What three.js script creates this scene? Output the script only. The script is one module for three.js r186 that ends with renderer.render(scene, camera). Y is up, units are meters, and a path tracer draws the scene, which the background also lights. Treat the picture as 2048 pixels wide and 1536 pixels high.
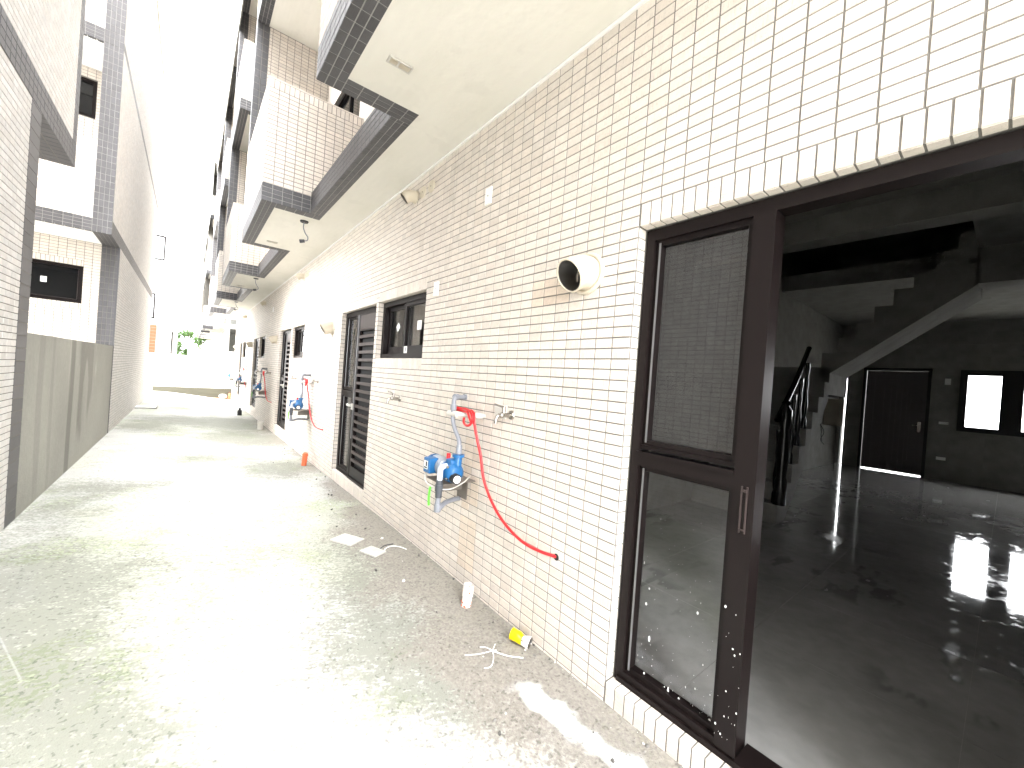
import * as THREE from 'three';
import { mergeGeometries } from 'three/addons/utils/BufferGeometryUtils.js';
import { RoundedBoxGeometry } from 'three/addons/geometries/RoundedBoxGeometry.js';

// ---------- camera, sky, sun, exposure ----------
const scene = new THREE.Scene();
const camera = new THREE.PerspectiveCamera(87.41, 4 / 3, 0.05, 400);
camera.position.set(-1.5467, 1.42, 0);
{
  const m = new THREE.Matrix4().makeBasis(
    new THREE.Vector3(0.77643, 0.07313, 0.62594),
    new THREE.Vector3(-0.05311, 0.99730, -0.05064),
    new THREE.Vector3(-0.62796, 0.00608, 0.77822));
  camera.quaternion.setFromRotationMatrix(m);
}
scene.add(camera);
const SUN_DIR = new THREE.Vector3(-0.70, 0.68, 0.16).normalize();
{
  const w = 64, h = 32, d = new Float32Array(w * h * 4);
  for (let j = 0; j < h; j++) for (let i = 0; i < w; i++) {
    const el = ((j + 0.5) / h - 0.5) * Math.PI, s = Math.max(0, Math.sin(el));
    const L = (1 + 0.3 * s) / 1.3 * 1.2, k = (j * w + i) * 4;
    d[k] = L * 0.985; d[k + 1] = L; d[k + 2] = L * 1.02; d[k + 3] = 1;
  }
  const t = new THREE.DataTexture(d, w, h, THREE.RGBAFormat, THREE.FloatType);
  t.mapping = THREE.EquirectangularReflectionMapping; t.magFilter = THREE.LinearFilter; t.minFilter = THREE.LinearFilter; t.needsUpdate = true;
  scene.background = t; scene.environment = t;
}
const sun = new THREE.DirectionalLight(0xfff6ec, 0.55);
sun.position.copy(SUN_DIR).multiplyScalar(60); sun.target.position.set(0, 0, -6);
sun.castShadow = true; sun.shadow.radius = 45; sun.shadow.mapSize.set(2048, 2048);
Object.assign(sun.shadow.camera, { left: -35, right: 35, top: 35, bottom: -35, near: 1, far: 140 });
scene.add(sun, sun.target);
const renderer = new THREE.WebGLRenderer({ antialias: true });
renderer.toneMapping = THREE.LinearToneMapping;
renderer.toneMappingExposure = 22.0;
renderer.shadowMap.enabled = true;
renderer.outputColorSpace = THREE.SRGBColorSpace;

// ---------- helpers ----------
let seed = 12345;
const rnd = () => { seed = (seed + 0x6D2B79F5) | 0; let t = Math.imul(seed ^ (seed >>> 15), 1 | seed); t = (t + Math.imul(t ^ (t >>> 7), 61 | t)) ^ t; return ((t ^ (t >>> 14)) >>> 0) / 4294967296; };
const rr = (a, b) => a + (b - a) * rnd();
const V3 = (x, y, z) => new THREE.Vector3(x, y, z);
const NT = new Float32Array(65536).map(() => rnd());
function vn(x, y) {
  const xi = Math.floor(x), yi = Math.floor(y); let fx = x - xi, fy = y - yi;
  fx = fx * fx * (3 - 2 * fx); fy = fy * fy * (3 - 2 * fy);
  const a = NT[(xi & 255) + ((yi & 255) << 8)], b = NT[((xi + 1) & 255) + ((yi & 255) << 8)], c = NT[(xi & 255) + (((yi + 1) & 255) << 8)], d = NT[((xi + 1) & 255) + (((yi + 1) & 255) << 8)];
  return a + (b - a) * fx + (c - a) * fy + (a - b - c + d) * fx * fy;
}
const fbm = (x, y, o = 4) => { let s = 0, a = 0.5, n = 0; for (let i = 0; i < o; i++) { s += a * vn(x, y); n += a; a *= 0.5; x = x * 2.03 + 17.3; y = y * 2.03 + 9.1; } return s / n; };
const sst = (a, b, x) => { const t = Math.min(1, Math.max(0, (x - a) / (b - a))); return t * t * (3 - 2 * t); };
const toS = (c) => Math.round(255 * Math.min(1, Math.max(0, c <= 0.0031308 ? 12.92 * c : 1.055 * Math.pow(c, 1 / 2.4) - 0.055)));
function tex(w, h, fn, srgb = true) {                 // fn(u, v) in 0..1 gives linear [r, g, b] or a grey
  const d = new Uint8Array(w * h * 4);
  for (let j = 0; j < h; j++) for (let i = 0; i < w; i++) {
    const c = fn((i + 0.5) / w, (j + 0.5) / h), k = (j * w + i) * 4, e = srgb ? toS : (q) => Math.round(255 * Math.min(1, Math.max(0, q)));
    if (typeof c === 'number') d[k] = d[k + 1] = d[k + 2] = e(c); else { d[k] = e(c[0]); d[k + 1] = e(c[1]); d[k + 2] = e(c[2]); }
    d[k + 3] = 255;
  }
  const t = new THREE.DataTexture(d, w, h); t.magFilter = THREE.LinearFilter; t.minFilter = THREE.LinearMipmapLinearFilter; t.generateMipmaps = true;
  t.wrapS = t.wrapT = THREE.RepeatWrapping; if (srgb) t.colorSpace = THREE.SRGBColorSpace; t.needsUpdate = true; return t;
}
const lin = (r, g, b) => new THREE.Color().setRGB(r, g, b);
const std = (o) => new THREE.MeshStandardMaterial(o);
const numbers = {};
function numbered(n) { if (!(n in numbers)) { numbers[n] = 0; return n; } numbers[n]++; return n + '_' + String(numbers[n]).padStart(3, '0'); }
function add(parent, name, geo, mat) {
  const o = new THREE.Mesh(geo, mat); o.castShadow = o.receiveShadow = true; o.name = parent === scene ? numbered(name) : name; parent.add(o); return o;
}
function thing(name, label, category, pos = [0, 0, 0], group) {
  const g = new THREE.Group(); g.name = numbered(name); g.position.set(...pos); g.userData = { label, category }; if (group) g.userData.group = group; scene.add(g); return g;
}
function tag(o, label, category, group) { o.userData.label = label; o.userData.category = category; if (group) o.userData.group = group; return o; }
function dup(o, pos, label) { const c = o.clone(); c.name = numbered(o.name.replace(/_\d+$/, '')); c.userData = { ...o.userData, label }; c.position.set(...pos); scene.add(c); return c; }
function struct(name, geo, mat) { const o = add(scene, name, geo, mat); o.userData.kind = 'structure'; return o; }
function bx(x0, x1, y0, y1, z0, z1) { const g = new THREE.BoxGeometry(Math.abs(x1 - x0), Math.abs(y1 - y0), Math.abs(z1 - z0)); g.translate((x0 + x1) / 2, (y0 + y1) / 2, (z0 + z1) / 2); boxUV(g); return g; }
function boxUV(g) {
  const p = g.attributes.position, n = g.attributes.normal, uv = g.attributes.uv;
  for (let i = 0; i < p.count; i++) {
    const ax = Math.abs(n.getX(i)), ay = Math.abs(n.getY(i)), az = Math.abs(n.getZ(i));
    if (ax > ay && ax > az) uv.setXY(i, p.getZ(i), p.getY(i)); else if (ay > az) uv.setXY(i, p.getX(i), p.getZ(i)); else uv.setXY(i, p.getX(i), p.getY(i));
  }
  return g;
}
const mg = (a) => mergeGeometries(a.map((g) => (g.index ? g.toNonIndexed() : g)).map((g) => { for (const k of Object.keys(g.attributes)) if (!['position', 'normal', 'uv'].includes(k)) g.deleteAttribute(k); return g; }), false);
const tube = (pts, r, seg = 40, rad = 10) => new THREE.TubeGeometry(new THREE.CatmullRomCurve3(pts.map((p) => V3(...p)), false, 'centripetal'), seg, r, rad, false);
function cyl(a, b, r0, r1 = r0, n = 16, open = false) {
  const A = V3(...a), B = V3(...b), L = A.distanceTo(B), g = new THREE.CylinderGeometry(r1, r0, L, n, 1, open);
  g.applyQuaternion(new THREE.Quaternion().setFromUnitVectors(V3(0, 1, 0), B.clone().sub(A).normalize())); g.translate((A.x + B.x) / 2, (A.y + B.y) / 2, (A.z + B.z) / 2); return g;
}
// wall slab with openings: shape in (z, y), thickness along +x
function wallX(z0, z1, y0, y1, x0, x1, holes = []) {
  const s = new THREE.Shape(); s.moveTo(-z1, y0); s.lineTo(-z0, y0); s.lineTo(-z0, y1); s.lineTo(-z1, y1); s.closePath();
  for (const [a, b, c, d] of holes) { const p = new THREE.Path(); p.moveTo(-b, c); p.lineTo(-b, d); p.lineTo(-a, d); p.lineTo(-a, c); p.closePath(); s.holes.push(p); }
  const g = new THREE.ExtrudeGeometry(s, { depth: x1 - x0, bevelEnabled: false }); g.rotateY(Math.PI / 2); g.translate(x0, 0, 0); return g;
}

// ---------- textures and materials ----------
const strBump = tex(512, 512, (u, v) => 0.5 + 0.30 * (vn(u * 128, v * 8) - 0.5) + 0.25 * (vn(u * 256, v * 16 + 40) - 0.5) + 0.25 * (fbm(u * 64, v * 64, 3) - 0.5), false);
const strCol = tex(512, 512, (u, v) => 0.86 + 0.14 * fbm(u * 16, v * 16, 4) - 0.10 * sst(0.66, 0.78, vn(u * 200, v * 10)) * sst(0.45, 0.6, fbm(u * 12, v * 12, 2)) - 0.12 * sst(0.78, 0.84, vn(u * 128 + 9, v * 128)));
for (const t of [strBump, strCol]) t.repeat.set(2.5, 2.5);
const conTex = tex(512, 512, (u, v) => { const n = fbm(u * 8, v * 8, 5), s = vn(u * 180, v * 180); const c = 0.80 + 0.30 * (n - 0.5) + 0.1 * (s - 0.5); return [c, c * 0.99, c * 0.96]; });
const conBump = tex(512, 512, (u, v) => 0.5 + 0.5 * (fbm(u * 40, v * 40, 4) - 0.5) + 0.35 * (vn(u * 220, v * 220) - 0.5), false);
const paintBump = tex(256, 256, (u, v) => fbm(u * 24, v * 24, 4), false);
const tileMat = (c, o = {}) => std({ color: c, map: strCol, bumpMap: strBump, bumpScale: 0.0012, roughness: 0.62, ...o });
const BEIGE = [0.67, 0.607, 0.54], DARK = [0.072, 0.07, 0.075], LIGHT = [0.655, 0.635, 0.615];
const beigeV = tileMat(lin(...BEIGE), { vertexColors: true });
const beige3 = [0.95, 1.0, 1.05].map((k) => tileMat(lin(BEIGE[0] * k, BEIGE[1] * k * 0.995, BEIGE[2] * k)));
const lightV = tileMat(lin(...LIGHT), { vertexColors: true });
const light3 = [0.93, 1.0, 1.05].map((k) => tileMat(lin(LIGHT[0] * k, LIGHT[1] * k, LIGHT[2] * k)));
const darkV = tileMat(lin(...DARK), { vertexColors: true, roughness: 0.5, bumpScale: 0.0006 });
const dark3 = [0.9, 1.0, 1.12].map((k) => tileMat(lin(DARK[0] * k, DARK[1] * k, DARK[2] * k), { roughness: 0.5, bumpScale: 0.0006 }));
const grout = std({ color: lin(0.225, 0.215, 0.2), roughness: 0.95, map: conTex });
const groutDark = std({ color: lin(0.33, 0.325, 0.325), roughness: 0.95, map: conTex });
const paintTex = tex(512, 512, (u, v) => { const n = fbm(u * 5, v * 5, 5), k = 0.92 + 0.09 * (n - 0.5) + 0.03 * (vn(u * 90, v * 14) - 0.5) - 0.03 * sst(0.66, 0.72, fbm(u * 9 + 4, v * 9, 4)); return [k, k * 0.995, k * (0.97 + 0.03 * n)]; });
paintTex.repeat.set(0.45, 0.45);
const paint = std({ color: lin(0.74, 0.72, 0.66), map: paintTex, roughness: 0.85, bumpMap: paintBump, bumpScale: 0.002 });
const plasterWhite = std({ color: lin(0.80, 0.79, 0.77), roughness: 0.9, bumpMap: paintBump, bumpScale: 0.002 });
const cement = std({ color: lin(0.30, 0.30, 0.285), map: conTex, bumpMap: conBump, bumpScale: 0.003, roughness: 0.9 });
const bronze = new THREE.MeshPhysicalMaterial({ color: lin(0.0085, 0.0058, 0.0056), roughness: 0.38, specularIntensity: 0.3 });
const bronzeLight = new THREE.MeshPhysicalMaterial({ color: lin(0.040, 0.029, 0.027), roughness: 0.4, specularIntensity: 0.6 });
const alu = std({ color: lin(0.30, 0.30, 0.31), roughness: 0.35, metalness: 0.9 });
const black = std({ color: lin(0.012, 0.012, 0.013), roughness: 0.6 });
const screenM = std({ color: lin(0.006, 0.006, 0.006), roughness: 0.8 });
const glass = new THREE.MeshPhysicalMaterial({ color: 0xffffff, transmission: 1, thickness: 0, roughness: 0.02, ior: 1.42 });
const darkGlass = new THREE.MeshPhysicalMaterial({ color: lin(0.004, 0.0045, 0.0055), roughness: 0.04, ior: 1.5 });
const sticker = std({ color: lin(0.82, 0.82, 0.8), roughness: 0.7 });
const inkM = std({ color: lin(0.05, 0.05, 0.06), roughness: 0.7 });
const chrome = std({ color: lin(0.42, 0.40, 0.37), roughness: 0.24, metalness: 1 });
const pvcGrey = std({ color: lin(0.20, 0.21, 0.235), roughness: 0.42 });
const pvcWhite = std({ color: lin(0.52, 0.50, 0.46), roughness: 0.45 });
const darkInnerMetal = std({ color: lin(0.40, 0.38, 0.36), roughness: 0.38, metalness: 1, side: THREE.DoubleSide });  // darkness of elbow and duct insides put into a metal of their own
const pvcBeige = std({ color: lin(0.56, 0.50, 0.40), roughness: 0.5, side: THREE.DoubleSide });
const blue = std({ color: lin(0.008, 0.095, 0.25), roughness: 0.38 });
const redM = std({ color: lin(0.66, 0.012, 0.016), roughness: 0.35 });
const orangeM = std({ color: lin(0.65, 0.13, 0.05), roughness: 0.5 });

// ---------- tiles as geometry ----------
const FR = {
  nx: (x) => ({ O: V3(x, 0, 0), U: V3(0, 0, 1), V: V3(0, 1, 0), N: V3(-1, 0, 0) }),
  px: (x) => ({ O: V3(x, 0, 0), U: V3(0, 0, -1), V: V3(0, 1, 0), N: V3(1, 0, 0) }),   // u = -z
  pz: (z) => ({ O: V3(0, 0, z), U: V3(1, 0, 0), V: V3(0, 1, 0), N: V3(0, 0, 1) }),
  ny: (y) => ({ O: V3(0, y, 0), U: V3(1, 0, 0), V: V3(0, 0, 1), N: V3(0, -1, 0) }),
  py: (y) => ({ O: V3(0, y, 0), U: V3(0, 0, 1), V: V3(1, 0, 0), N: V3(0, 1, 0) }),
};
const JT = 0.0054;
function grid(u0, u1, v0, v1, du, dv, uo = u0, vo = v0, holes = []) {
  const out = [];
  for (let i = Math.floor((u0 - uo) / du + 1e-6); uo + i * du < u1 - 1e-6; i++) for (let j = Math.floor((v0 - vo) / dv + 1e-6); vo + j * dv < v1 - 1e-6; j++) {
    let rs = [[Math.max(u0, uo + i * du), Math.min(u1, uo + (i + 1) * du), Math.max(v0, vo + j * dv), Math.min(v1, vo + (j + 1) * dv)]];
    for (const [a, b, c, d] of holes) {
      const nx = [];
      for (const r of rs) {
        if (r[1] <= a || r[0] >= b || r[3] <= c || r[2] >= d) { nx.push(r); continue; }
        if (r[0] < a) nx.push([r[0], a, r[2], r[3]]);
        if (r[1] > b) nx.push([b, r[1], r[2], r[3]]);
        const l = Math.max(r[0], a), rg = Math.min(r[1], b);
        if (r[2] < c) nx.push([l, rg, r[2], c]);
        if (r[3] > d) nx.push([l, rg, d, r[3]]);
      }
      rs = nx;
    }
    for (const r of rs) if (r[1] - r[0] > 0.014 && r[3] - r[2] > 0.014) out.push(r);
  }
  return out;
}
const TH = 0.0042, BV = 0.0014;
function pushTile(A, fr, r, tint, uvo) {
  const a0 = r[0] + JT / 2, a1 = r[1] - JT / 2, b0 = r[2] + JT / 2, b1 = r[3] - JT / 2, tn = (uvo * 7.13) % 1 * 0.0009 - 0.0005;
  const P = (u, v, n) => [fr.O.x + fr.U.x * u + fr.V.x * v + fr.N.x * n, fr.O.y + fr.U.y * u + fr.V.y * v + fr.N.y * n, fr.O.z + fr.U.z * u + fr.V.z * v + fr.N.z * n];
  const c0 = [[a0, b0], [a1, b0], [a1, b1], [a0, b1]], c1 = [[a0 + BV, b0 + BV], [a1 - BV, b0 + BV], [a1 - BV, b1 - BV], [a0 + BV, b1 - BV]];
  const quad = (q, nrm) => { for (const k of [0, 1, 2, 0, 2, 3]) { const [u, v, n] = q[k]; A.p.push(...P(u, v, n)); A.n.push(...nrm); A.t.push(r.turn ? v + uvo : u + uvo, r.turn ? u + uvo * 3 : v + uvo * 3); A.c.push(...tint); } };
  quad(c1.map((c) => [...c, tn]), [fr.N.x, fr.N.y, fr.N.z]);
  const dirs = [[0, -1], [1, 0], [0, 1], [-1, 0]];
  for (let k = 0; k < 4; k++) { const k2 = (k + 1) % 4, [du, dv] = dirs[k], n = fr.U.clone().multiplyScalar(du).addScaledVector(fr.V, dv).addScaledVector(fr.N, 0.7).normalize(); quad([[...c0[k], -TH], [...c0[k2], -TH], [...c1[k2], tn], [...c1[k], tn]], [n.x, n.y, n.z]); }
}
function geoOf(A) {
  const g = new THREE.BufferGeometry(); g.setAttribute('position', new THREE.Float32BufferAttribute(A.p, 3)); g.setAttribute('normal', new THREE.Float32BufferAttribute(A.n, 3)); g.setAttribute('uv', new THREE.Float32BufferAttribute(A.t, 2)); g.setAttribute('color', new THREE.Float32BufferAttribute(A.c, 3)); return g;
}
const tileCache = {};
// collects tiles of one colour family; emit() makes the nearest ones meshes of their own, the rest one part
class Tiles {
  constructor(matV, mats, key) { this.L = []; this.matV = matV; this.mats = mats; this.key = key; }
  add(fr, rects, tintFn, turn) { for (const r of rects) { if (turn) r.turn = true; this.L.push({ fr, r, tint: tintFn ? tintFn(r) : null }); } return this; }
  emit(parent, single, off, name = 'tile') {
    const cam = camera.position;
    if (single) {
      for (const t of this.L) { const u = (t.r[0] + t.r[1]) / 2, v = (t.r[2] + t.r[3]) / 2; const p = t.fr.O.clone().addScaledVector(t.fr.U, u).addScaledVector(t.fr.V, v).add(off); const d = p.clone().sub(cam), L = d.length(); const f = camera.getWorldDirection(V3(0, 0, 0)).dot(d) / L; t.s = f > 0.42 ? Math.abs(d.dot(t.fr.N)) / (L * L * L) * (t.r[1] - t.r[0]) * (t.r[3] - t.r[2]) : 0; }
      this.L.sort((a, b) => b.s - a.s);
    }
    const rest = { p: [], n: [], t: [], c: [] };
    this.L.forEach((t, i) => {
      const uvo = rnd() * 3, k = rr(0.905, 1.06), w = rr(-0.012, 0.012);
      if (i < single && !t.tint && t.s > 0) {
        const w_ = t.r[1] - t.r[0], h_ = t.r[3] - t.r[2], vi = Math.floor(rnd() * 4), key = [this.key, w_.toFixed(4), h_.toFixed(4), t.r.turn ? 1 : 0, vi].join();
        if (!tileCache[key]) { const A = { p: [], n: [], t: [], c: [] }, r = [-w_ / 2, w_ / 2, -h_ / 2, h_ / 2]; r.turn = t.r.turn; pushTile(A, { O: V3(0, 0, 0), U: V3(1, 0, 0), V: V3(0, 1, 0), N: V3(0, 0, 1) }, r, [1, 1, 1], vi * 0.37 + 0.1); const g = geoOf(A); g.deleteAttribute('color'); tileCache[key] = g; }
        const m = add(parent, name, tileCache[key], this.mats[Math.floor(rnd() * this.mats.length)]);
        m.quaternion.setFromRotationMatrix(new THREE.Matrix4().makeBasis(t.fr.U, t.fr.V, t.fr.N));
        m.position.copy(t.fr.O).addScaledVector(t.fr.U, (t.r[0] + t.r[1]) / 2).addScaledVector(t.fr.V, (t.r[2] + t.r[3]) / 2);
      } else pushTile(rest, t.fr, t.r, t.tint ? t.tint.map((q) => q * k) : [k + w, k, k - w], uvo);
    });
    if (rest.p.length) { const m = add(parent, name + 's', geoOf(rest), this.matV); m.userData.kind = 'stuff'; }
  }
}
const vert = (u0, u1, v0, v1) => grid(u0, u1, v0, v1, 0.05, v1 - v0);   // a soldier course

// ---------- ground ----------
const drop = (x, z) => { const t = sst(-3.5, -21, -z < 3.5 ? -3.5 : z) , q = z > -3.5 ? 0 : Math.min(1, (-3.5 - z) / 17.5); return -0.25 * Math.pow(q, 0.85) * sst(-2.58, 0, x) + 0.0 * t; };
function groundColor(x, z, fine) {
  const g1 = fbm(x * 3 + 40, z * 3 + 7, 4), g2 = fbm(x * 1.1 + 9, z * 0.9 + 3, 4), gr = fbm(x * 60, z * 60, 3), sp = vn(x * 140, z * 140);
  const a = 0.5, rx = x * Math.cos(a) + z * Math.sin(a), rz = -x * Math.sin(a) + z * Math.cos(a), streak = fbm(rx * 4, rz * 26, 3), st2 = fbm(rx * 9 + 5, rz * 70, 2);
  const blob = (cx, cz, sx, sz) => Math.exp(-(((x - cx) / sx) ** 2 + ((z - cz) / sz) ** 2));
  let c = [0.45, 0.448, 0.415];
  const tone = 0.88 + 0.34 * (g1 - 0.5) + 0.16 * (gr - 0.5) + 0.12 * (sp - 0.5); c = c.map((q) => q * tone);
  const yel = sst(0.5, 0.66, g2) * 0.5; c = [c[0] * (1 + 0.0 * yel), c[1] * (1 + 0.03 * yel), c[2] * (1 - 0.16 * yel)];
  let m = 1.25 * blob(-2.45, -3.2, 0.75, 0.9) + 0.95 * blob(-2.0, -2.2, 0.45, 0.5) + 1.0 * blob(-1.55, -1.55, 0.25, 0.16) + 0.6 * blob(-1.75, -1.9, 0.3, 0.2) + 0.55 * blob(-0.75, -2.0, 0.4, 0.7) + 0.8 * blob(-0.45, -1.5, 0.35, 0.45) + 0.6 * blob(-0.5, -2.9, 0.35, 0.9)
    + 1.1 * blob(-0.6, -6.4, 0.5, 0.8) + 1.4 * blob(-0.5, -9.3, 0.8, 1.0) + 1.5 * blob(-0.4, -12.0, 1.0, 1.3) + 0.9 * blob(-1.7, -12.2, 0.9, 0.8) + 0.8 * blob(-2.2, -10.6, 0.5, 0.8) + 0.8 * blob(-1.4, -7.4, 0.6, 0.5) + 0.7 * blob(-2.4, -5.2, 0.35, 1.5) + 0.6 * blob(-1.9, -5.9, 0.5, 0.35) + 0.45 * blob(-1.2, -15.5, 1.2, 1.2) + 0.4 * blob(-1.9, -18, 0.8, 1.4);
  const fg = fbm(x * 95 + 7, z * 95, 2), dash = fbm(rx * 22 + 5, rz * 110, 2), mask = sst(0.30, 0.95, 0.62 * m + 0.44 * g1 + 0.34 * g2 + 0.14 * streak - 0.17);
  const s = sst(0.10, -0.10, 0.40 * fg + 0.34 * dash + 0.26 * gr - (0.34 + 0.30 * mask)) * sst(0.02, 0.3, mask) * 0.55 + 0.52 * mask * (0.45 + 1.1 * fbm(x * 9 + 31, z * 9, 4));
  const dk = [0.165, 0.168, 0.138]; c = c.map((q, i) => q + (dk[i] - q) * Math.min(0.85, 0.88 * s));
  const ms = sst(0.6, 0.75, fbm(x * 2.2 + 3, z * 2.2 + 70, 4)) * sst(0.42, 0.6, gr) * 0.5; c = [c[0] * (1 - 0.42 * ms), c[1] * (1 - 0.30 * ms), c[2] * (1 - 0.6 * ms)];
  // soil washed against the house wall
  const e = fbm(z * 2.3 + 11, x * 2.3, 4) - 0.5, band = 0.34 + 0.22 * Math.exp(-(((z + 2.3) / 1.2) ** 2)) + 0.6 * e - (z < -4.3 ? 0.16 : 0);
  const so = sst(0.10, -0.16, -x - band + 0.22 * (gr - 0.5) + 0.22 * (fg - 0.5)) * (z < -8 ? 0.5 : 1); const sc = [0.225, 0.205, 0.178].map((q) => q * (0.72 + 0.56 * fg));
  c = c.map((q, i) => q + (sc[i] - q) * so * 0.88);
  // lime and cement spills
  const wl = Math.abs((x + 0.22) + (z + 1.12) * -0.16) , lime = sst(0.075, 0.02, wl + 0.1 * (fbm(x * 12, z * 12, 3) - 0.5)) * sst(-1.42, -1.32, z) + 0.0;
  const pw = sst(0.45, 0.62, blob(-0.62, -14.6, 0.42, 0.9) + 0.3 * (g1 - 0.5) + 0.2 * (gr - 0.5));
  for (const [ax, az, bx_, bz, w] of [[-2.02, -2.55, -2.22, -3.1, 0.006], [-2.12, -2.5, -2.35, -3.0, 0.004], [-0.9, -2.3, -0.72, -2.5, 0.004]]) { const dx = bx_ - ax, dz = bz - az, t = Math.min(1, Math.max(0, ((x - ax) * dx + (z - az) * dz) / (dx * dx + dz * dz))), d = Math.hypot(x - ax - dx * t, z - az - dz * t) + 0.006 * (g1 - 0.5); const k = sst(w, w * 0.4, d) * 0.4 * (0.2 + gr) * sst(0.35, 0.5, g1); c = c.map((q) => q + (0.42 - q) * k); }
  const wht = Math.min(1, lime * 0.9 + pw); c = c.map((q) => q + (0.72 - q) * wht);
  const sd = sst(0.70, 0.80, fbm(x * 70 + 3, z * 70, 2)) * 0.35 * (fine ? 1 : 0); c = c.map((q) => q * (1 - sd));
  return c;
}
{
  const near = [-9, 2.6], far = [-24, -9];
  for (const [z0, z1, w, h, fine] of [[-0.4, 2.6, 256, 256, 1], [-4.6, -0.4, 1400, 2000, 1], [near[0], -4.6, 700, 1000, 1], [far[0], far[1], 512, 1024, 0]]) {
    const X0 = -2.75, X1 = 0.05, map = tex(w, h, (u, v) => groundColor(X0 + (X1 - X0) * u, z0 + (z1 - z0) * v, fine));
    map.wrapS = map.wrapT = THREE.ClampToEdgeWrapping;
    const bump = conBump.clone(); bump.repeat.set((X1 - X0) / 0.6, (z1 - z0) / 0.6); bump.needsUpdate = true;
    const nx = 28, nz = Math.round((z1 - z0) * 12), g = new THREE.PlaneGeometry(1, 1, nx, nz), p = g.attributes.position, uv = g.attributes.uv;
    for (let i = 0; i < p.count; i++) { const u = p.getX(i) + 0.5, v = p.getY(i) + 0.5, x = X0 + (X1 - X0) * u, z = z0 + (z1 - z0) * v; uv.setXY(i, u, v); p.setXYZ(i, x, drop(x, z) + 0.006 * (fbm(x * 2.5, z * 2.5, 3) - 0.5), z); }
    const ix = g.index.array; for (let i = 0; i < ix.length; i += 3) { const t = ix[i]; ix[i] = ix[i + 1]; ix[i + 1] = t; }
    g.computeVertexNormals();
    struct('alley_pavement', g, std({ map, bumpMap: bump, bumpScale: 0.006, roughness: 0.93 }));
  }
  const g = new THREE.PlaneGeometry(300, 300); g.rotateX(-Math.PI / 2); g.translate(0, -0.42, 0); boxUV(g);
  struct('ground', g, std({ color: lin(0.32, 0.315, 0.30), map: conTex, roughness: 0.95 }));
}

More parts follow.
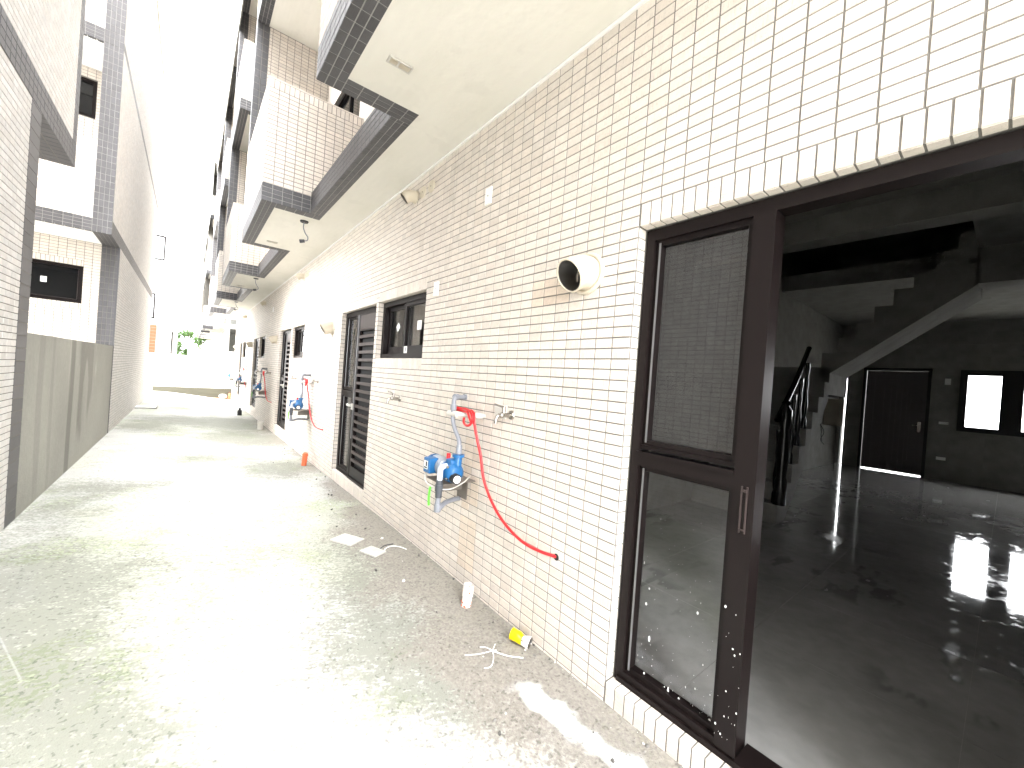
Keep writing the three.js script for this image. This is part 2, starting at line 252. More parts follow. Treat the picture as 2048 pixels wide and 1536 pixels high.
// ---------- terraced houses ----------
const SOFF = 3.22, FH = 3.25, OPT = 2.157, HL = 4.62;
const W_OPEN = [-1.44, -0.34, 1.563, OPT], D_OPEN = [-2.75, -1.515, 0.095, OPT];
function tileTint(off) {
  return (r) => { const z = (r[0] + r[1]) / 2 + off, y = (r[2] + r[3]) / 2; if (z > -2.42 && z < -2.18 && y < 1.02 && y > 0.1 && rnd() < 0.8) return [0.99, 0.93, 0.86]; if (z > -1.75 && z < -1.5 && y > 1.86 && y < 2.0) return [0.98, 0.91, 0.85]; return null; };
}
function doorUnit(house, z0, z1, zoff, louvre) {
  // fixed glazed panel beside a door leaf, all in a dark bronze frame
  const y0 = D_OPEN[2], y1 = OPT - 0.006, x0 = 0.058, x1 = 0.135, zm = z0 + 0.455, zp = z0 + 0.53;
  const d = add(house, 'door', mg([bx(x0, x1, y0, y1, z0 + 0.004, z0 + 0.045), bx(x0, x1, y1 - 0.05, y1, z0 + 0.045, z1 - 0.045), bx(x0, x1, y0, y1, z1 - 0.045, z1 - 0.004), bx(x0, x1, y0, y0 + 0.05, z0 + 0.045, zp), bx(x0 - 0.02, x1 + 0.03, y0 + 0.0005, y0 + 0.03, zp, z1 - 0.045), bx(x0 - 0.012, x0, y0, y0 + 0.022, z0 + 0.02, zp), bx(x0 - 0.006, x1 + 0.006, y0 + 0.03, y1 - 0.05, zm, zp)]), bronze);
  add(d, 'mid_rail', mg([bx(x0 - 0.004, x1 - 0.01, 1.085, 1.145, z0 + 0.045, zm), bx(x0 + 0.01, x1 - 0.015, 1.16, 1.178, z0 + 0.045, zm), bx(x0 - 0.012, x0 - 0.004, 1.135, 1.15, z0 + 0.04, zm)]), bronze);
  for (const [a, b] of [[y0 + 0.05, 1.085], [1.178, y1 - 0.05]]) {
    add(d, 'glazing_bead', mg([bx(x0 + 0.018, x1 - 0.02, a, b, z0 + 0.045, z0 + 0.07), bx(x0 + 0.018, x1 - 0.02, a, b, zm - 0.022, zm), bx(x0 + 0.018, x1 - 0.02, a, a + 0.022, z0 + 0.07, zm - 0.022), bx(x0 + 0.018, x1 - 0.02, b - 0.022, b, z0 + 0.07, zm - 0.022)]), bronze);
    add(d, 'seal_strip', bx(x0 + 0.012, x0 + 0.018, a + 0.012, b - 0.012, z0 + 0.062, z0 + 0.069), alu);
    add(d, 'pane', bx(x0 + 0.036, x0 + 0.041, a + 0.02, b - 0.02, z0 + 0.068, zm - 0.02), glass);
  }
  if (louvre) {
    const a = zp + 0.004, b = z1 - 0.05, xa = x0 - 0.002, xb = xa + 0.05, lo = y0 + 0.035, hi = y1 - 0.054;
    add(d, 'leaf_frame', mg([bx(xa, xb, lo, hi, a, a + 0.05), bx(xa, xb, lo, hi, b - 0.03, b), bx(xa, xb, lo, lo + 0.12, a + 0.05, b - 0.03), bx(xa, xb, hi - 0.2, hi, a + 0.05, b - 0.03)]), bronze);
    add(d, 'top_panel', mg([bx(xa - 0.004, xa, hi - 0.185, hi - 0.015, a + 0.065, b - 0.04), bx(xa - 0.007, xa - 0.004, hi - 0.17, hi - 0.03, a + 0.08, b - 0.055)]), bronzeLight);
    add(d, 'screen', bx(xb - 0.012, xb - 0.008, lo + 0.12, hi - 0.2, a + 0.05, b - 0.03), screenM);
    add(d, 'edge_trim', bx(xa - 0.01, xa - 0.001, lo + 0.45, hi, a - 0.004, a + 0.008), alu);
    const n = 17, sg = bx(xa - 0.006, xa + 0.022, -0.017, 0.017, a + 0.045, b - 0.025);
    for (let i = 0; i < n; i++) { const s = add(d, 'slat', sg, bronzeLight); s.position.y = lo + 0.12 + (i + 0.85) * (hi - 0.32 - lo) / (n + 0.6); }
    const h = add(d, 'handle', mg([new RoundedBoxGeometry(0.03, 0.075, 0.05, 2, 0.012).translate(xa - 0.016, 0.97, a - 0.012), new RoundedBoxGeometry(0.03, 0.032, 0.12, 2, 0.012).translate(xa - 0.045, 0.985, a - 0.05)]), pvcWhite);
    h.userData.label = 'white lever door handle';
    add(d, 'keyhole', cyl([xa - 0.034, 0.955, a - 0.012], [xa - 0.03, 0.955, a - 0.012], 0.01), inkM);
  } else {
    add(d, 'insect_screen', bx(x0 + 0.062, x0 + 0.063, 1.18, y1 - 0.055, z0 + 0.068, zm - 0.02), std({ color: lin(0.02, 0.02, 0.02), roughness: 0.9, transparent: true, opacity: 0.5 }));
    add(d, 'latch', mg([bx(x0 - 0.012, x0 - 0.006, 0.93, 1.10, zp - 0.045, zp - 0.04), bx(x0 - 0.012, x0 - 0.006, 0.93, 1.10, zp - 0.027, zp - 0.022), bx(x0 - 0.016, x0 - 0.012, 0.94, 0.945, zp - 0.043, zp - 0.024), bx(x0 - 0.016, x0 - 0.012, 1.08, 1.09, zp - 0.043, zp - 0.024)]), bronzeLight);
    const A = []; for (let i = 0; i < 120; i++) { const low = rnd() < 0.75, y = y0 + 0.07 + (low ? Math.pow(rnd(), 2.2) * 0.55 : rnd() * 0.95), z = rnd() < 0.85 ? rr(z0 + 0.08, zm - 0.03) : rr(zm, zp), onp = z > zm - 0.02, r = 0.0009 + Math.pow(rnd(), 6) * 0.0045, g = new THREE.SphereGeometry(r, 6, 4); g.scale(0.25, 1 + rnd() * (rnd() < 0.2 ? 3 : 0.5), 1); g.translate((onp ? x0 - 0.0065 : x0 + 0.0355), y, z); A.push(g); }
    const sp = add(d, 'cement_splash', mg(A), sticker); sp.userData.kind = 'stuff'; sp.userData.label = 'white cement splashes on the lower glass';
  }
  return d;
}
function windowUnit(house, [z0, z1, y0, y1], stick) {
  const x0 = 0.055, x1 = 0.14, zc = (z0 + z1) / 2, g = (a, b, c, d, e, f) => bx(a, b, c, d, e, f);
  const w = add(house, 'window', mg([g(x0, x1, y0 + 0.003, y1 - 0.003, z0 + 0.003, z0 + 0.05), g(x0, x1, y0 + 0.003, y1 - 0.003, z1 - 0.04, z1 - 0.003), g(x0, x1, y0 + 0.003, y0 + 0.05, z0 + 0.05, z1 - 0.04), g(x0, x1, y1 - 0.05, y1 - 0.003, z0 + 0.05, z1 - 0.04)]), bronze);
  const sash = (a, b, x) => { add(w, 'sash', mg([g(x, x + 0.03, y0 + 0.05, y1 - 0.05, a, a + 0.045), g(x, x + 0.03, y0 + 0.05, y1 - 0.05, b - 0.045, b), g(x, x + 0.03, y0 + 0.05, y0 + 0.125, a + 0.045, b - 0.045), g(x, x + 0.03, y1 - 0.085, y1 - 0.05, a + 0.045, b - 0.045)]), bronze); add(w, 'pane', g(x + 0.013, x + 0.018, y0 + 0.12, y1 - 0.08, a + 0.04, b - 0.04), glass); };
  sash(z0 + 0.05, zc + 0.03, x0 + 0.048); sash(zc - 0.025, z1 - 0.04, x0 + 0.012);
  if (stick) {
    const s1 = add(w, 'sticker', new THREE.BoxGeometry(0.001, 0.07, 0.07).rotateX(0.9).translate(x0 + 0.0595, y0 + 0.33, zc - 0.27), sticker);
    add(w, 'sticker', bx(x0 + 0.0235, x0 + 0.0245, y0 + 0.27, y0 + 0.355, z1 - 0.30, z1 - 0.21), sticker);
    add(w, 'sticker', bx(x0 + 0.0095, x0 + 0.0115, y0 + 0.055, y0 + 0.12, zc + 0.02, zc + 0.09), sticker);
    add(w, 'printed_bar', bx(x0 + 0.0085, x0 + 0.0095, y0 + 0.075, y0 + 0.11, zc + 0.055, zc + 0.066), inkM); s1.userData.label = 'white diamond shaped sticker';
  }
  return w;
}
function revealTiles(T, [z0, z1, y0, y1], sill) {
  T.add({ O: V3(0, 0, z0 - 0.0005), U: V3(1, 0, 0), V: V3(0, 1, 0), N: V3(0, 0, 1) }, grid(0.004, 0.056, y0, y1, 0.052, 0.05, 0.004, 0.0109));
  T.add({ O: V3(0, 0, z1 + 0.0005), U: V3(-1, 0, 0), V: V3(0, 1, 0), N: V3(0, 0, -1) }, grid(-0.056, -0.004, y0, y1, 0.052, 0.05, -0.056, 0.0109));
  T.add(FR.ny(y1 + 0.0005), grid(0.004, 0.056, z0, z1, 0.052, 0.05, 0.004, z0));
  if (sill) T.add({ O: V3(0, y0 - 0.0005, 0), U: V3(0, 0, 1), V: V3(1, 0, 0), N: V3(0, 1, 0) }, grid(z0, z1, 0.004, 0.056, 0.05, 0.052, z0, 0.004));
}
function house(name, label, zt, len, o) {
  const h = thing(name, label, 'house', [0, 0, zt], 'terraced houses in one row'), off = V3(0, 0, zt), zb = -len;
  const holes = o.holes.map((q) => [...q]);
  // ground floor wall
  const ducts = (o.ducts || []).map(([z, y, q]) => [z - q, z + q, y - q, y + q]);
  const wall = add(h, 'wall', wallX(zb, 0, -0.4, SOFF + 0.002, 0.0032, 0.16, ducts.concat(holes).map(([a, b, c, d]) => [a - 0.0036, b + 0.0036, c - 0.0036, d + 0.0036])), grout);
  const T = new Tiles(beigeV, beige3, 'b'), tileHoles = ducts.map((q) => [...q]);
  for (const q of holes) {
    const isW = q[2] > 1; tileHoles.push([q[0], q[1], q[2] - (isW ? 0.1021 : 0), q[3] + 0.1039]);
    T.add(FR.nx(0), vert(q[0], q[1], q[3], q[3] + 0.1039), null, true); if (isW) T.add(FR.nx(0), vert(q[0], q[1], q[2] - 0.1021, q[2]), null, true);
    revealTiles(T, q, true);
    if (!isW) { tileHoles[tileHoles.length - 1][2] = 0.0109 - 0.05; T.add(FR.nx(0), vert(q[0], q[1], 0.0109 - 0.05, q[2]), null, true); }
  }
  T.add(FR.nx(0), grid(zb, 0, -0.35, SOFF - 0.012, 0.1, 0.05, -1.4902 - zt, 0.0109 - 0.4, tileHoles), tileTint(zt));
  T.emit(wall, o.single || 0, off);
  add(h, 'ceiling_joint', bx(-0.012, 0.003, SOFF - 0.014, SOFF + 0.001, zb, 0), plasterWhite);
  for (const q of holes) if (q[2] > 1) windowUnit(h, q, o.stick); else doorUnit(h, q[0], q[1], zt, o.louvre);
  // interior shell
  if (!o.room) {
    add(h, 'party_wall', bx(0.16, 10, -0.4, SOFF, zb, zb + 0.12), cement); add(h, 'rear_wall', bx(10, 10.15, -0.4, SOFF, zb, 0), cement); add(h, 'floor', bx(0.16, 10, -0.2, 0.09, zb + 0.12, 0), cement);
    add(h, 'ceiling', bx(0.0, 10.15, SOFF + 0.003, SOFF + 0.25, zb, 0), cement);
  }
  // storeys above
  const zn = -2.44, zf = -4.57;
  for (let i = 1; i <= 3; i++) {
    const yb = SOFF + FH * (i - 1), S = (shape) => { const g = new THREE.ExtrudeGeometry(shape, { depth: 0.2, bevelEnabled: false }); g.rotateX(-Math.PI / 2); return g; };
    const sh = new THREE.Shape(); [[0, 0], [-0.524, 0], [-0.524, -zn + 0.006], [-1.014, -zn + 0.006], [-1.014, -zf], [-0.524, -zf], [-0.524, len], [0, len]].forEach(([x, z], k) => (k ? sh.lineTo(x, z) : sh.moveTo(x, z)));
    const slabG = S(sh); slabG.translate(0, yb + 0.0036, 0);
    const b = add(h, 'balcony', slabG, paint);
    const det = i < 3 && !o.plain;
    if (!o.plain) add(b, 'band_backing', mg([bx(-1.0168, -1.012, yb + 0.003, yb + 0.2, zf, zn - 0.003), bx(-1.012, -0.53, yb + 0.005, yb + 0.2, zn - 0.0055, zn - 0.003), bx(-0.527, -0.523, yb + 0.003, yb + 0.234, zn - 0.002, 0), bx(-1.012, -0.872, yb + 0.0028, yb + 0.0048, zf, zn - 0.006), bx(-0.872, -0.392, yb + 0.0028, yb + 0.0048, zn - 0.153, zn - 0.006), bx(-0.872, -0.392, yb + 0.0028, yb + 0.0048, zf, zf + 0.153), bx(-0.523, -0.392, yb + 0.0028, yb + 0.0048, zn - 0.006, 0), bx(-0.523, -0.392, yb + 0.0028, yb + 0.0048, -len, zf)]), groutDark);
    if (i === 3) add(b, 'cladding', bx(-1.05, -1.024, yb - 0.45, yb + FH + 0.3, -len + 0.002, -0.002), cement);
    const par = add(b, 'parapet', mg([bx(-1.017, -0.9, yb + 0.203, yb + 1.347, zf + 0.003, zn - 0.003), bx(-0.9, 0, yb + 0.203, yb + 1.347, zn - 0.12, zn - 0.003)]), grout);
    add(b, 'parapet_coping', mg([bx(-1.022, -0.895, yb + 1.347, yb + 1.362, zf, zn + 0.002), bx(-0.895, 0, yb + 1.347, yb + 1.362, zn - 0.125, zn + 0.002)]), std({ color: lin(0.62, 0.56, 0.5), roughness: 0.7 }));
    add(b, 'end_wall', bx(-1.017, 0, yb + 0.203, yb + FH, zf + 0.003, zf + 0.15), grout);
    add(b, 'upstand', bx(-0.527, -0.42, yb + 0.2, yb + 0.235, zn, -0.003), groutDark);
    const D = new Tiles(darkV, dark3, 'd'), L = new Tiles(beigeV, beige3, 'b');
    // dark band round the slab, below and on its faces
    D.add(FR.nx(-1.02), grid(zf, zn, yb, yb + 0.2, 0.1, 0.05)); D.add(FR.pz(zn), grid(-1.02, -0.53, yb, yb + 0.2, 0.1, 0.05));
    D.add(FR.nx(-0.53), grid(zn, 0, yb, yb + 0.24, 0.1, 0.05));
    D.add(FR.ny(yb), grid(-1.02, -0.87, zf, zn, 0.05, 0.1)); D.add(FR.ny(yb), grid(-0.87, -0.39, zn - 0.155, zn, 0.1, 0.0517)); D.add(FR.ny(yb), grid(-0.87, -0.39, zf, zf + 0.155, 0.1, 0.0517)); D.add(FR.ny(yb), grid(-0.53, -0.39, zn, 0, 0.0467, 0.1)); D.add(FR.ny(yb), grid(-0.53, -0.39, -len, zf, 0.0467, 0.1));
    L.add(FR.nx(-1.02), grid(zf, zn, yb + 0.2, yb + 1.247, 0.1, 0.05)); L.add(FR.nx(-1.02), vert(zf, zn, yb + 1.247, yb + 1.347), null, true);
    L.add(FR.pz(zn), grid(-1.02, 0, yb + 0.2, yb + 1.247, 0.1, 0.05)); L.add(FR.pz(zn), vert(-1.02, 0, yb + 1.247, yb + 1.347), null, true);
    // end wall: beige inside, dark at its outer end
    L.add(FR.pz(zf + 0.153), grid(-0.86, 0, yb + 0.2, yb + FH, 0.1, 0.05, -1.02, yb)); D.add(FR.pz(zf + 0.153), grid(-1.02, -0.86, yb + 1.35, yb + FH, 0.08, 0.1)); D.add(FR.nx(-1.02), grid(zf, zf + 0.153, yb + 1.362, yb + FH, 0.0765, 0.1));
    // house wall of this storey
    const wz = [zn - 1.55, zn - 0.2, yb + 0.28, yb + 2.3], w2 = [-1.6, -0.5, yb + 1.0, yb + 2.3];
    const uw = add(h, 'upper_wall', wallX(zb, 0, yb + 0.2, yb + FH + 0.002, 0.0032, 0.16, [wz, w2]), grout);
    if (det) { const U = new Tiles(beigeV, beige3, 'b'); U.add(FR.nx(0), grid(zb, 0, yb + 0.2, yb + FH, 0.1, 0.05, -1.4902 - zt, yb, [wz, w2])); U.emit(uw, 0, off); }
    for (const q of [wz, w2]) { const zc = (q[0] + q[1]) / 2; const w = add(h, 'window', mg([bx(0.04, 0.12, q[2], q[3], q[0], q[0] + 0.05), bx(0.04, 0.12, q[2], q[3], q[1] - 0.05, q[1]), bx(0.04, 0.12, q[2], q[2] + 0.05, q[0] + 0.05, q[1] - 0.05), bx(0.04, 0.12, q[3] - 0.05, q[3], q[0] + 0.05, q[1] - 0.05), bx(0.05, 0.11, q[2] + 0.05, q[3] - 0.05, zc - 0.03, zc + 0.03)]), bronze); add(w, 'pane', bx(0.075, 0.08, q[2] + 0.04, q[3] - 0.04, q[0] + 0.04, q[1] - 0.04), darkGlass); }
    if (o.plain) { add(b, 'dark_band', mg([bx(-1.021, -0.87, yb - 0.002, yb + 0.2, zf, zn), bx(-0.87, -0.39, yb - 0.002, yb + 0.19, zn - 0.155, zn), bx(-0.87, -0.39, yb - 0.002, yb + 0.19, zf, zf + 0.155)]), dark3[1]); par.material = beige3[1]; }
    else { D.emit(b, i === 1 && o.single ? 150 : 0, off, 'dark_tile'); L.emit(b, i === 1 && o.single ? 150 : 0, off, 'beige_tile'); }
  }
  const yr = SOFF + FH * 3;
  add(h, 'roof', mg([bx(-0.6, 10.2, yr + 0.003, yr + 0.3, zb, 0), bx(-1.0, -0.6, yr + 0.003, yr + 0.3, zf, zn)]), paint);
  add(h, 'upper_party_wall', bx(0.16, 10, SOFF + 0.25, yr, zb, zb + 0.12), cement);
  if (o.endNear) add(h, 'gable_wall', bx(0.16, 10, SOFF + 0.25, yr, -0.12, 0), cement);
  add(h, 'upper_rear_wall', bx(10, 10.15, SOFF + 0.25, yr, zb, 0), cement);
  return h;
}
const zA = 1.74;
const hA = house('terraced_house', 'nearest terraced house, with its dark framed doorway standing open on the room', zA, 4.57, { holes: [[-1.085 - zA, 0.155 - zA, 0.095, OPT]], ducts: [[-1.37 - zA, 1.99, 0.066]], louvre: false, single: 300, room: true, endNear: true });
house('terraced_house', 'second terraced house along the row, with slatted door beside small stickered window', -2.83, HL, { holes: [W_OPEN, D_OPEN], ducts: [[-3.18, 1.99, 0.066], [-0.69, 3.045, 0.036]], louvre: true, stick: true, single: 300 });
const far = [['third terraced house along the row, where the red hose loops round a pipe', -7.45], ['fourth terraced house along the row, its slatted door near the puddled concrete', -12.07], ['last terraced house of the row, next to the low end wall', -16.69]];
const hC = house('terraced_house', far[0][0], far[0][1], HL, { holes: [W_OPEN, D_OPEN], ducts: [[-3.18, 1.99, 0.066], [-0.69, 3.045, 0.036]], louvre: true, single: 0 });
dup(hC, [0, 0, far[1][1]], far[1][0]); dup(hC, [0, 0, far[2][1]], far[2][0]);
{
  const p = house('terraced_house', 'pale terraced house beyond the end wall, first of the far block', -27.5, HL, { holes: [], plain: true }); p.userData.group = 'houses beyond the end wall';
  ['second', 'third', 'fourth', 'farthest'].forEach((w, i) => dup(p, [0, 0, -27.5 - HL * (i + 1)], w + ' pale terraced house of the far block beyond the end wall'));
}

// ---------- the open room of the nearest house (parts of that house) ----------
{
  const F = 0.11, z0 = -2.45 - zA, z1 = 1.62 - zA, L = (z) => z - zA;
  const floorTex = tex(512, 512, (u, v) => { const n = fbm(u * 7, v * 7, 5), f = fbm(u * 60, v * 60, 3); const sc = sst(0.56, 0.68, fbm(u * 11 + 7, v * 26, 4)) * sst(0.45, 0.6, fbm(u * 4 + 2, v * 4, 3)); const c = (0.25 + 0.12 * (n - 0.5) + 0.06 * (f - 0.5)) * (1 - 0.4 * sc); return [c, c * 0.985, c * 0.95]; });
  const floorRough = tex(512, 512, (u, v) => { const n = fbm(u * 5 + 3, v * 5, 5); return 0.025 + 0.05 * n + 0.14 * sst(0.58, 0.74, fbm(u * 11 + 7, v * 26, 4)) * sst(0.45, 0.6, fbm(u * 4 + 2, v * 4, 3)) + 0.10 * sst(0.6, 0.8, fbm(u * 70, v * 70, 2)); }, false);
  for (const t of [floorTex, floorRough]) t.repeat.set(0.31, 0.31);
  const fm = std({ map: floorTex, roughnessMap: floorRough, roughness: 1 });
  const fl = add(hA, 'floor', bx(0.14, 10, -0.2, F - 0.003, z0 - 0.1, z1 + 0.1), cement);
  for (let x = 0.17; x < 9.95; x += 0.8) for (let z = z0; z < z1; z += 0.8) { const xe = Math.min(x + 0.798, 9.995), ze = Math.min(z + 0.798, z1); if (xe - x < 0.05 || ze - z < 0.05) continue; add(fl, 'floor_tile', bx(x, xe, F - 0.002, F + 0.0004 * rnd(), z, ze), fm); }
  add(hA, 'party_wall', bx(0.16, 10, -0.4, 3.6, L(-2.83), z0), cement); add(hA, 'party_wall', bx(0.16, 10, -0.4, 3.6, z1, L(1.74)), cement);
  // street wall: door, window, added slot standing in for a lit wall edge
  const dz = [L(-2.04), L(-1.0)], litStripSlot = [L(-2.37), L(-2.315)], wz = [L(-0.62), L(1.5)], wm = L(0.05);
  add(hA, 'street_wall', wallX(L(-2.83), 0, -0.4, 3.6, 10, 10.2, [[dz[0], dz[1], F, 2.28], [litStripSlot[0], litStripSlot[1], F, 2.05], [wz[0], wz[1], 1.1, 2.27]]), cement);
  const fd = add(hA, 'street_door', mg([bx(9.97, 10.1, F, 2.29, dz[0], dz[0] + 0.05), bx(9.97, 10.1, F, 2.29, dz[1] - 0.05, dz[1]), bx(9.97, 10.1, 2.23, 2.29, dz[0] + 0.05, dz[1] - 0.05)]), black);
  { const lw = dz[1] - dz[0] - 0.11, leaf = [bx(0, 0.05, 0, 2.094, 0, lw)]; for (const q of [0.12, 0.3, 0.42, 0.5, 0.58, 0.66, 0.74]) leaf.push(bx(-0.006, 0, 0.02, 2.06, lw * q, lw * q + 0.012 + 0.03 * rnd()));
    const lf = add(fd, 'leaf', mg(leaf), std({ color: lin(0.10, 0.088, 0.092), roughness: 0.5, metalness: 0.3 })); lf.position.set(10.0, F + 0.022, dz[0] + 0.058); lf.rotation.y = 0.02;
    add(fd, 'handle', mg([bx(9.95, 9.985, 1.0, 1.2, dz[1] - 0.15, dz[1] - 0.1), bx(9.92, 9.95, 1.12, 1.14, dz[1] - 0.22, dz[1] - 0.11)]), chrome); }
  const fw = add(hA, 'street_window', mg([bx(9.96, 10.08, 1.1, 2.27, wz[0], wz[0] + 0.1), bx(9.96, 10.08, 1.1, 2.27, wz[1] - 0.1, wz[1]), bx(9.96, 10.08, 1.1, 1.19, wz[0] + 0.1, wz[1] - 0.1), bx(9.96, 10.08, 2.17, 2.27, wz[0] + 0.1, wz[1] - 0.1), bx(9.96, 10.08, 1.19, 2.17, wm - 0.16, wm + 0.1)]), black);
  add(fw, 'pane', bx(10.03, 10.035, 1.18, 2.18, wz[0] + 0.09, wm - 0.15), glass); add(fw, 'pane', bx(10.03, 10.035, 1.18, 2.18, wm + 0.09, wz[1] - 0.09), glass);
  add(hA, 'ledge', bx(9.97, 9.998, 2.76, 2.79, z0, z1), cement);
  for (const [y, z, w, hh] of [[1.98, -0.82, 0.08, 0.12], [1.2, -0.86, 0.13, 0.05], [0.5, -0.86, 0.13, 0.06], [2.0, 0.9, 0.08, 0.12]]) add(hA, 'socket', bx(9.985, 9.998, y, y + hh, L(z), L(z) + w), sticker);
  // ceiling with the stair opening, beams
  const so = [3.1, 6.0, L(-2.45), L(-0.30)];
  add(hA, 'ceiling', mg([bx(0.16, so[0], SOFF + 0.004, SOFF + 0.25, z0, z1), bx(so[1], 10, SOFF + 0.004, SOFF + 0.25, z0, z1), bx(so[0], so[1], SOFF + 0.004, SOFF + 0.25, so[3], z1)]), cement);
  add(hA, 'beam', mg([bx(5.0, 5.3, 2.84, SOFF + 0.003, so[3], z1), bx(3.1, 3.35, 3.0, SOFF + 0.2, z0, z1)]), cement);
}
{
  // staircase: a flight along the party wall, then one across the room
  const s = thing('staircase', 'dark concrete stairs with turned balusters inside the open doorway', 'staircase', [3.4, 0.11, -1.5]);
  const R = 0.2, T = 0.2, flight = (n, y0) => { const sh = new THREE.Shape(); sh.moveTo(0, y0); for (let i = 0; i < n; i++) { sh.lineTo(i * T, y0 + (i + 1) * R); sh.lineTo((i + 1) * T, y0 + (i + 1) * R); } sh.lineTo(n * T, y0 + n * R - 0.24); sh.lineTo(0.26, y0 > 0 ? y0 - 0.05 : 0); sh.closePath(); return sh; };
  const lo = new THREE.ExtrudeGeometry(flight(8, 0), { depth: 0.92, bevelEnabled: false }); lo.translate(0, 0, -0.92);
  add(s, 'lower_flight', lo, cement);
  add(s, 'landing', bx(1.6, 2.52, 1.44, 1.8, -0.92, -0.0), cement);
  const n = 8, tr = 0.165, sh = new THREE.Shape(); sh.moveTo(0, 1.8 - 0.16); sh.lineTo(0, 1.8 + 0.19); for (let i = 0; i < n; i++) { sh.lineTo((i + 1) * tr, 1.8 + (i + 1) * 0.19); if (i < n - 1) sh.lineTo((i + 1) * tr, 1.8 + (i + 2) * 0.19); } sh.lineTo(n * tr, 2.72); sh.closePath();
  const up = new THREE.ExtrudeGeometry(sh, { depth: 0.9, bevelEnabled: false }); up.rotateY(-Math.PI / 2); up.translate(2.5, 0, -0.1);
  add(s, 'upper_flight', up, cement);
  const prof = [[0.034, 0], [0.034, 0.1], [0.02, 0.14], [0.03, 0.2], [0.034, 0.3], [0.02, 0.45], [0.027, 0.55], [0.02, 0.62], [0.03, 0.72], [0.03, 0.8]].map(([a, b]) => new THREE.Vector2(a * 0.85, b));
  const bg = new THREE.LatheGeometry(prof, 12), gloss = std({ color: lin(0.012, 0.011, 0.012), roughness: 0.2 });
  for (let i = 0; i < 5; i++) { const b = add(s, 'baluster', bg, gloss); b.position.set(0.1 + i * T, (i + 1) * R, -0.06); }
  const np = new THREE.LatheGeometry([[0.06, 0], [0.06, 0.25], [0.045, 0.3], [0.055, 0.45], [0.06, 0.6], [0.042, 0.8], [0.06, 0.9], [0.06, 1.02], [0.03, 1.06], [0.045, 1.1], [0.0, 1.14]].map(([a, b]) => new THREE.Vector2(a, b)), 16); const nw = add(s, 'newel_post', np, gloss); nw.position.set(0.06, 0.2, 0.0);
  add(s, 'handrail', tube([[0.0, 1.1, -0.06], [0.45, 1.5, -0.06], [0.9, 1.98, -0.06]], 0.028, 20, 8), gloss);
  // consumer unit on the lit wall under the stairs
  const p = thing('electrical_box', 'open electrical box on the party wall under the stairs', 'electrical box', [8.4, 1.0, -2.45]);
  add(p, 'box', mg([bx(0, 0.4, 0, 0.55, 0, 0.03), bx(0.05, 0.35, 0.05, 0.5, 0.03, 0.034)]), cement); add(p, 'cover', bx(0.4, 0.42, 0, 0.55, 0.0, 0.34), std({ color: lin(0.3, 0.27, 0.22), roughness: 0.6 })); add(p, 'wires', mg([tube([[0.2, 0.02, 0.03], [0.25, -0.15, 0.09], [0.18, -0.3, 0.06], [0.28, -0.4, 0.1]], 0.006, 24, 5), tube([[0.22, 0.02, 0.03], [0.15, -0.12, 0.07], [0.24, -0.22, 0.05], [0.15, -0.34, 0.09]], 0.006, 24, 5)]), black);
}

// ---------- left-hand buildings ----------
const LX = -2.58;
{
  const g = thing('corner_building', 'nearest grey tiled building with overhanging upper storey and dark edging', 'building', [LX, 0, -5.05]);
  const P = (z) => z + 5.05, off = V3(LX, 0, -5.05), zN = P(3.2), zC = P(-5.05), zP = P(-4.79), zO = P(-6.27);
  const wall = add(g, 'wall', bx(-5, -0.0032, -0.4, 3.32, zC + 0.003, zN), grout), up = add(g, 'upper_wall', bx(-5, -0.0032, 3.323, 9.7, zO + 0.003, zN), grout);
  const Lt = new Tiles(lightV, light3, 'l'), Dk = new Tiles(darkV, dark3, 'd'), L2 = new Tiles(lightV, light3, 'l'), D2 = new Tiles(darkV, dark3, 'd');
  Lt.add(FR.px(0), grid(-zN, -zP, -0.1, 3.32, 0.1, 0.05, -zP, 0.01)); Dk.add(FR.px(0), grid(-zP, -zC, -0.1, 3.32, 0.26, 0.1));
  L2.add(FR.px(0), grid(-zN, -(zO + 0.17), 3.55, 9.7, 0.1, 0.05, -(zO + 0.17), 3.55)); D2.add(FR.px(0), grid(-zN, -zO, 3.32, 3.55, 0.1, 0.0575)); D2.add(FR.px(0), grid(-(zO + 0.17), -zO, 3.55, 9.7, 0.085, 0.1)); D2.add(FR.ny(3.32), grid(-1.3, 0, zO, zC, 0.1, 0.1, -1.3, zO));
  Lt.emit(wall, 200, off, 'grey_tile'); Dk.emit(wall, 60, off, 'dark_tile'); L2.emit(up, 200, off, 'grey_tile'); D2.emit(up, 100, off, 'dark_tile');
  add(g, 'roof', bx(-5.05, 0.03, 9.7, 9.95, zO - 0.03, zN), paint);
}
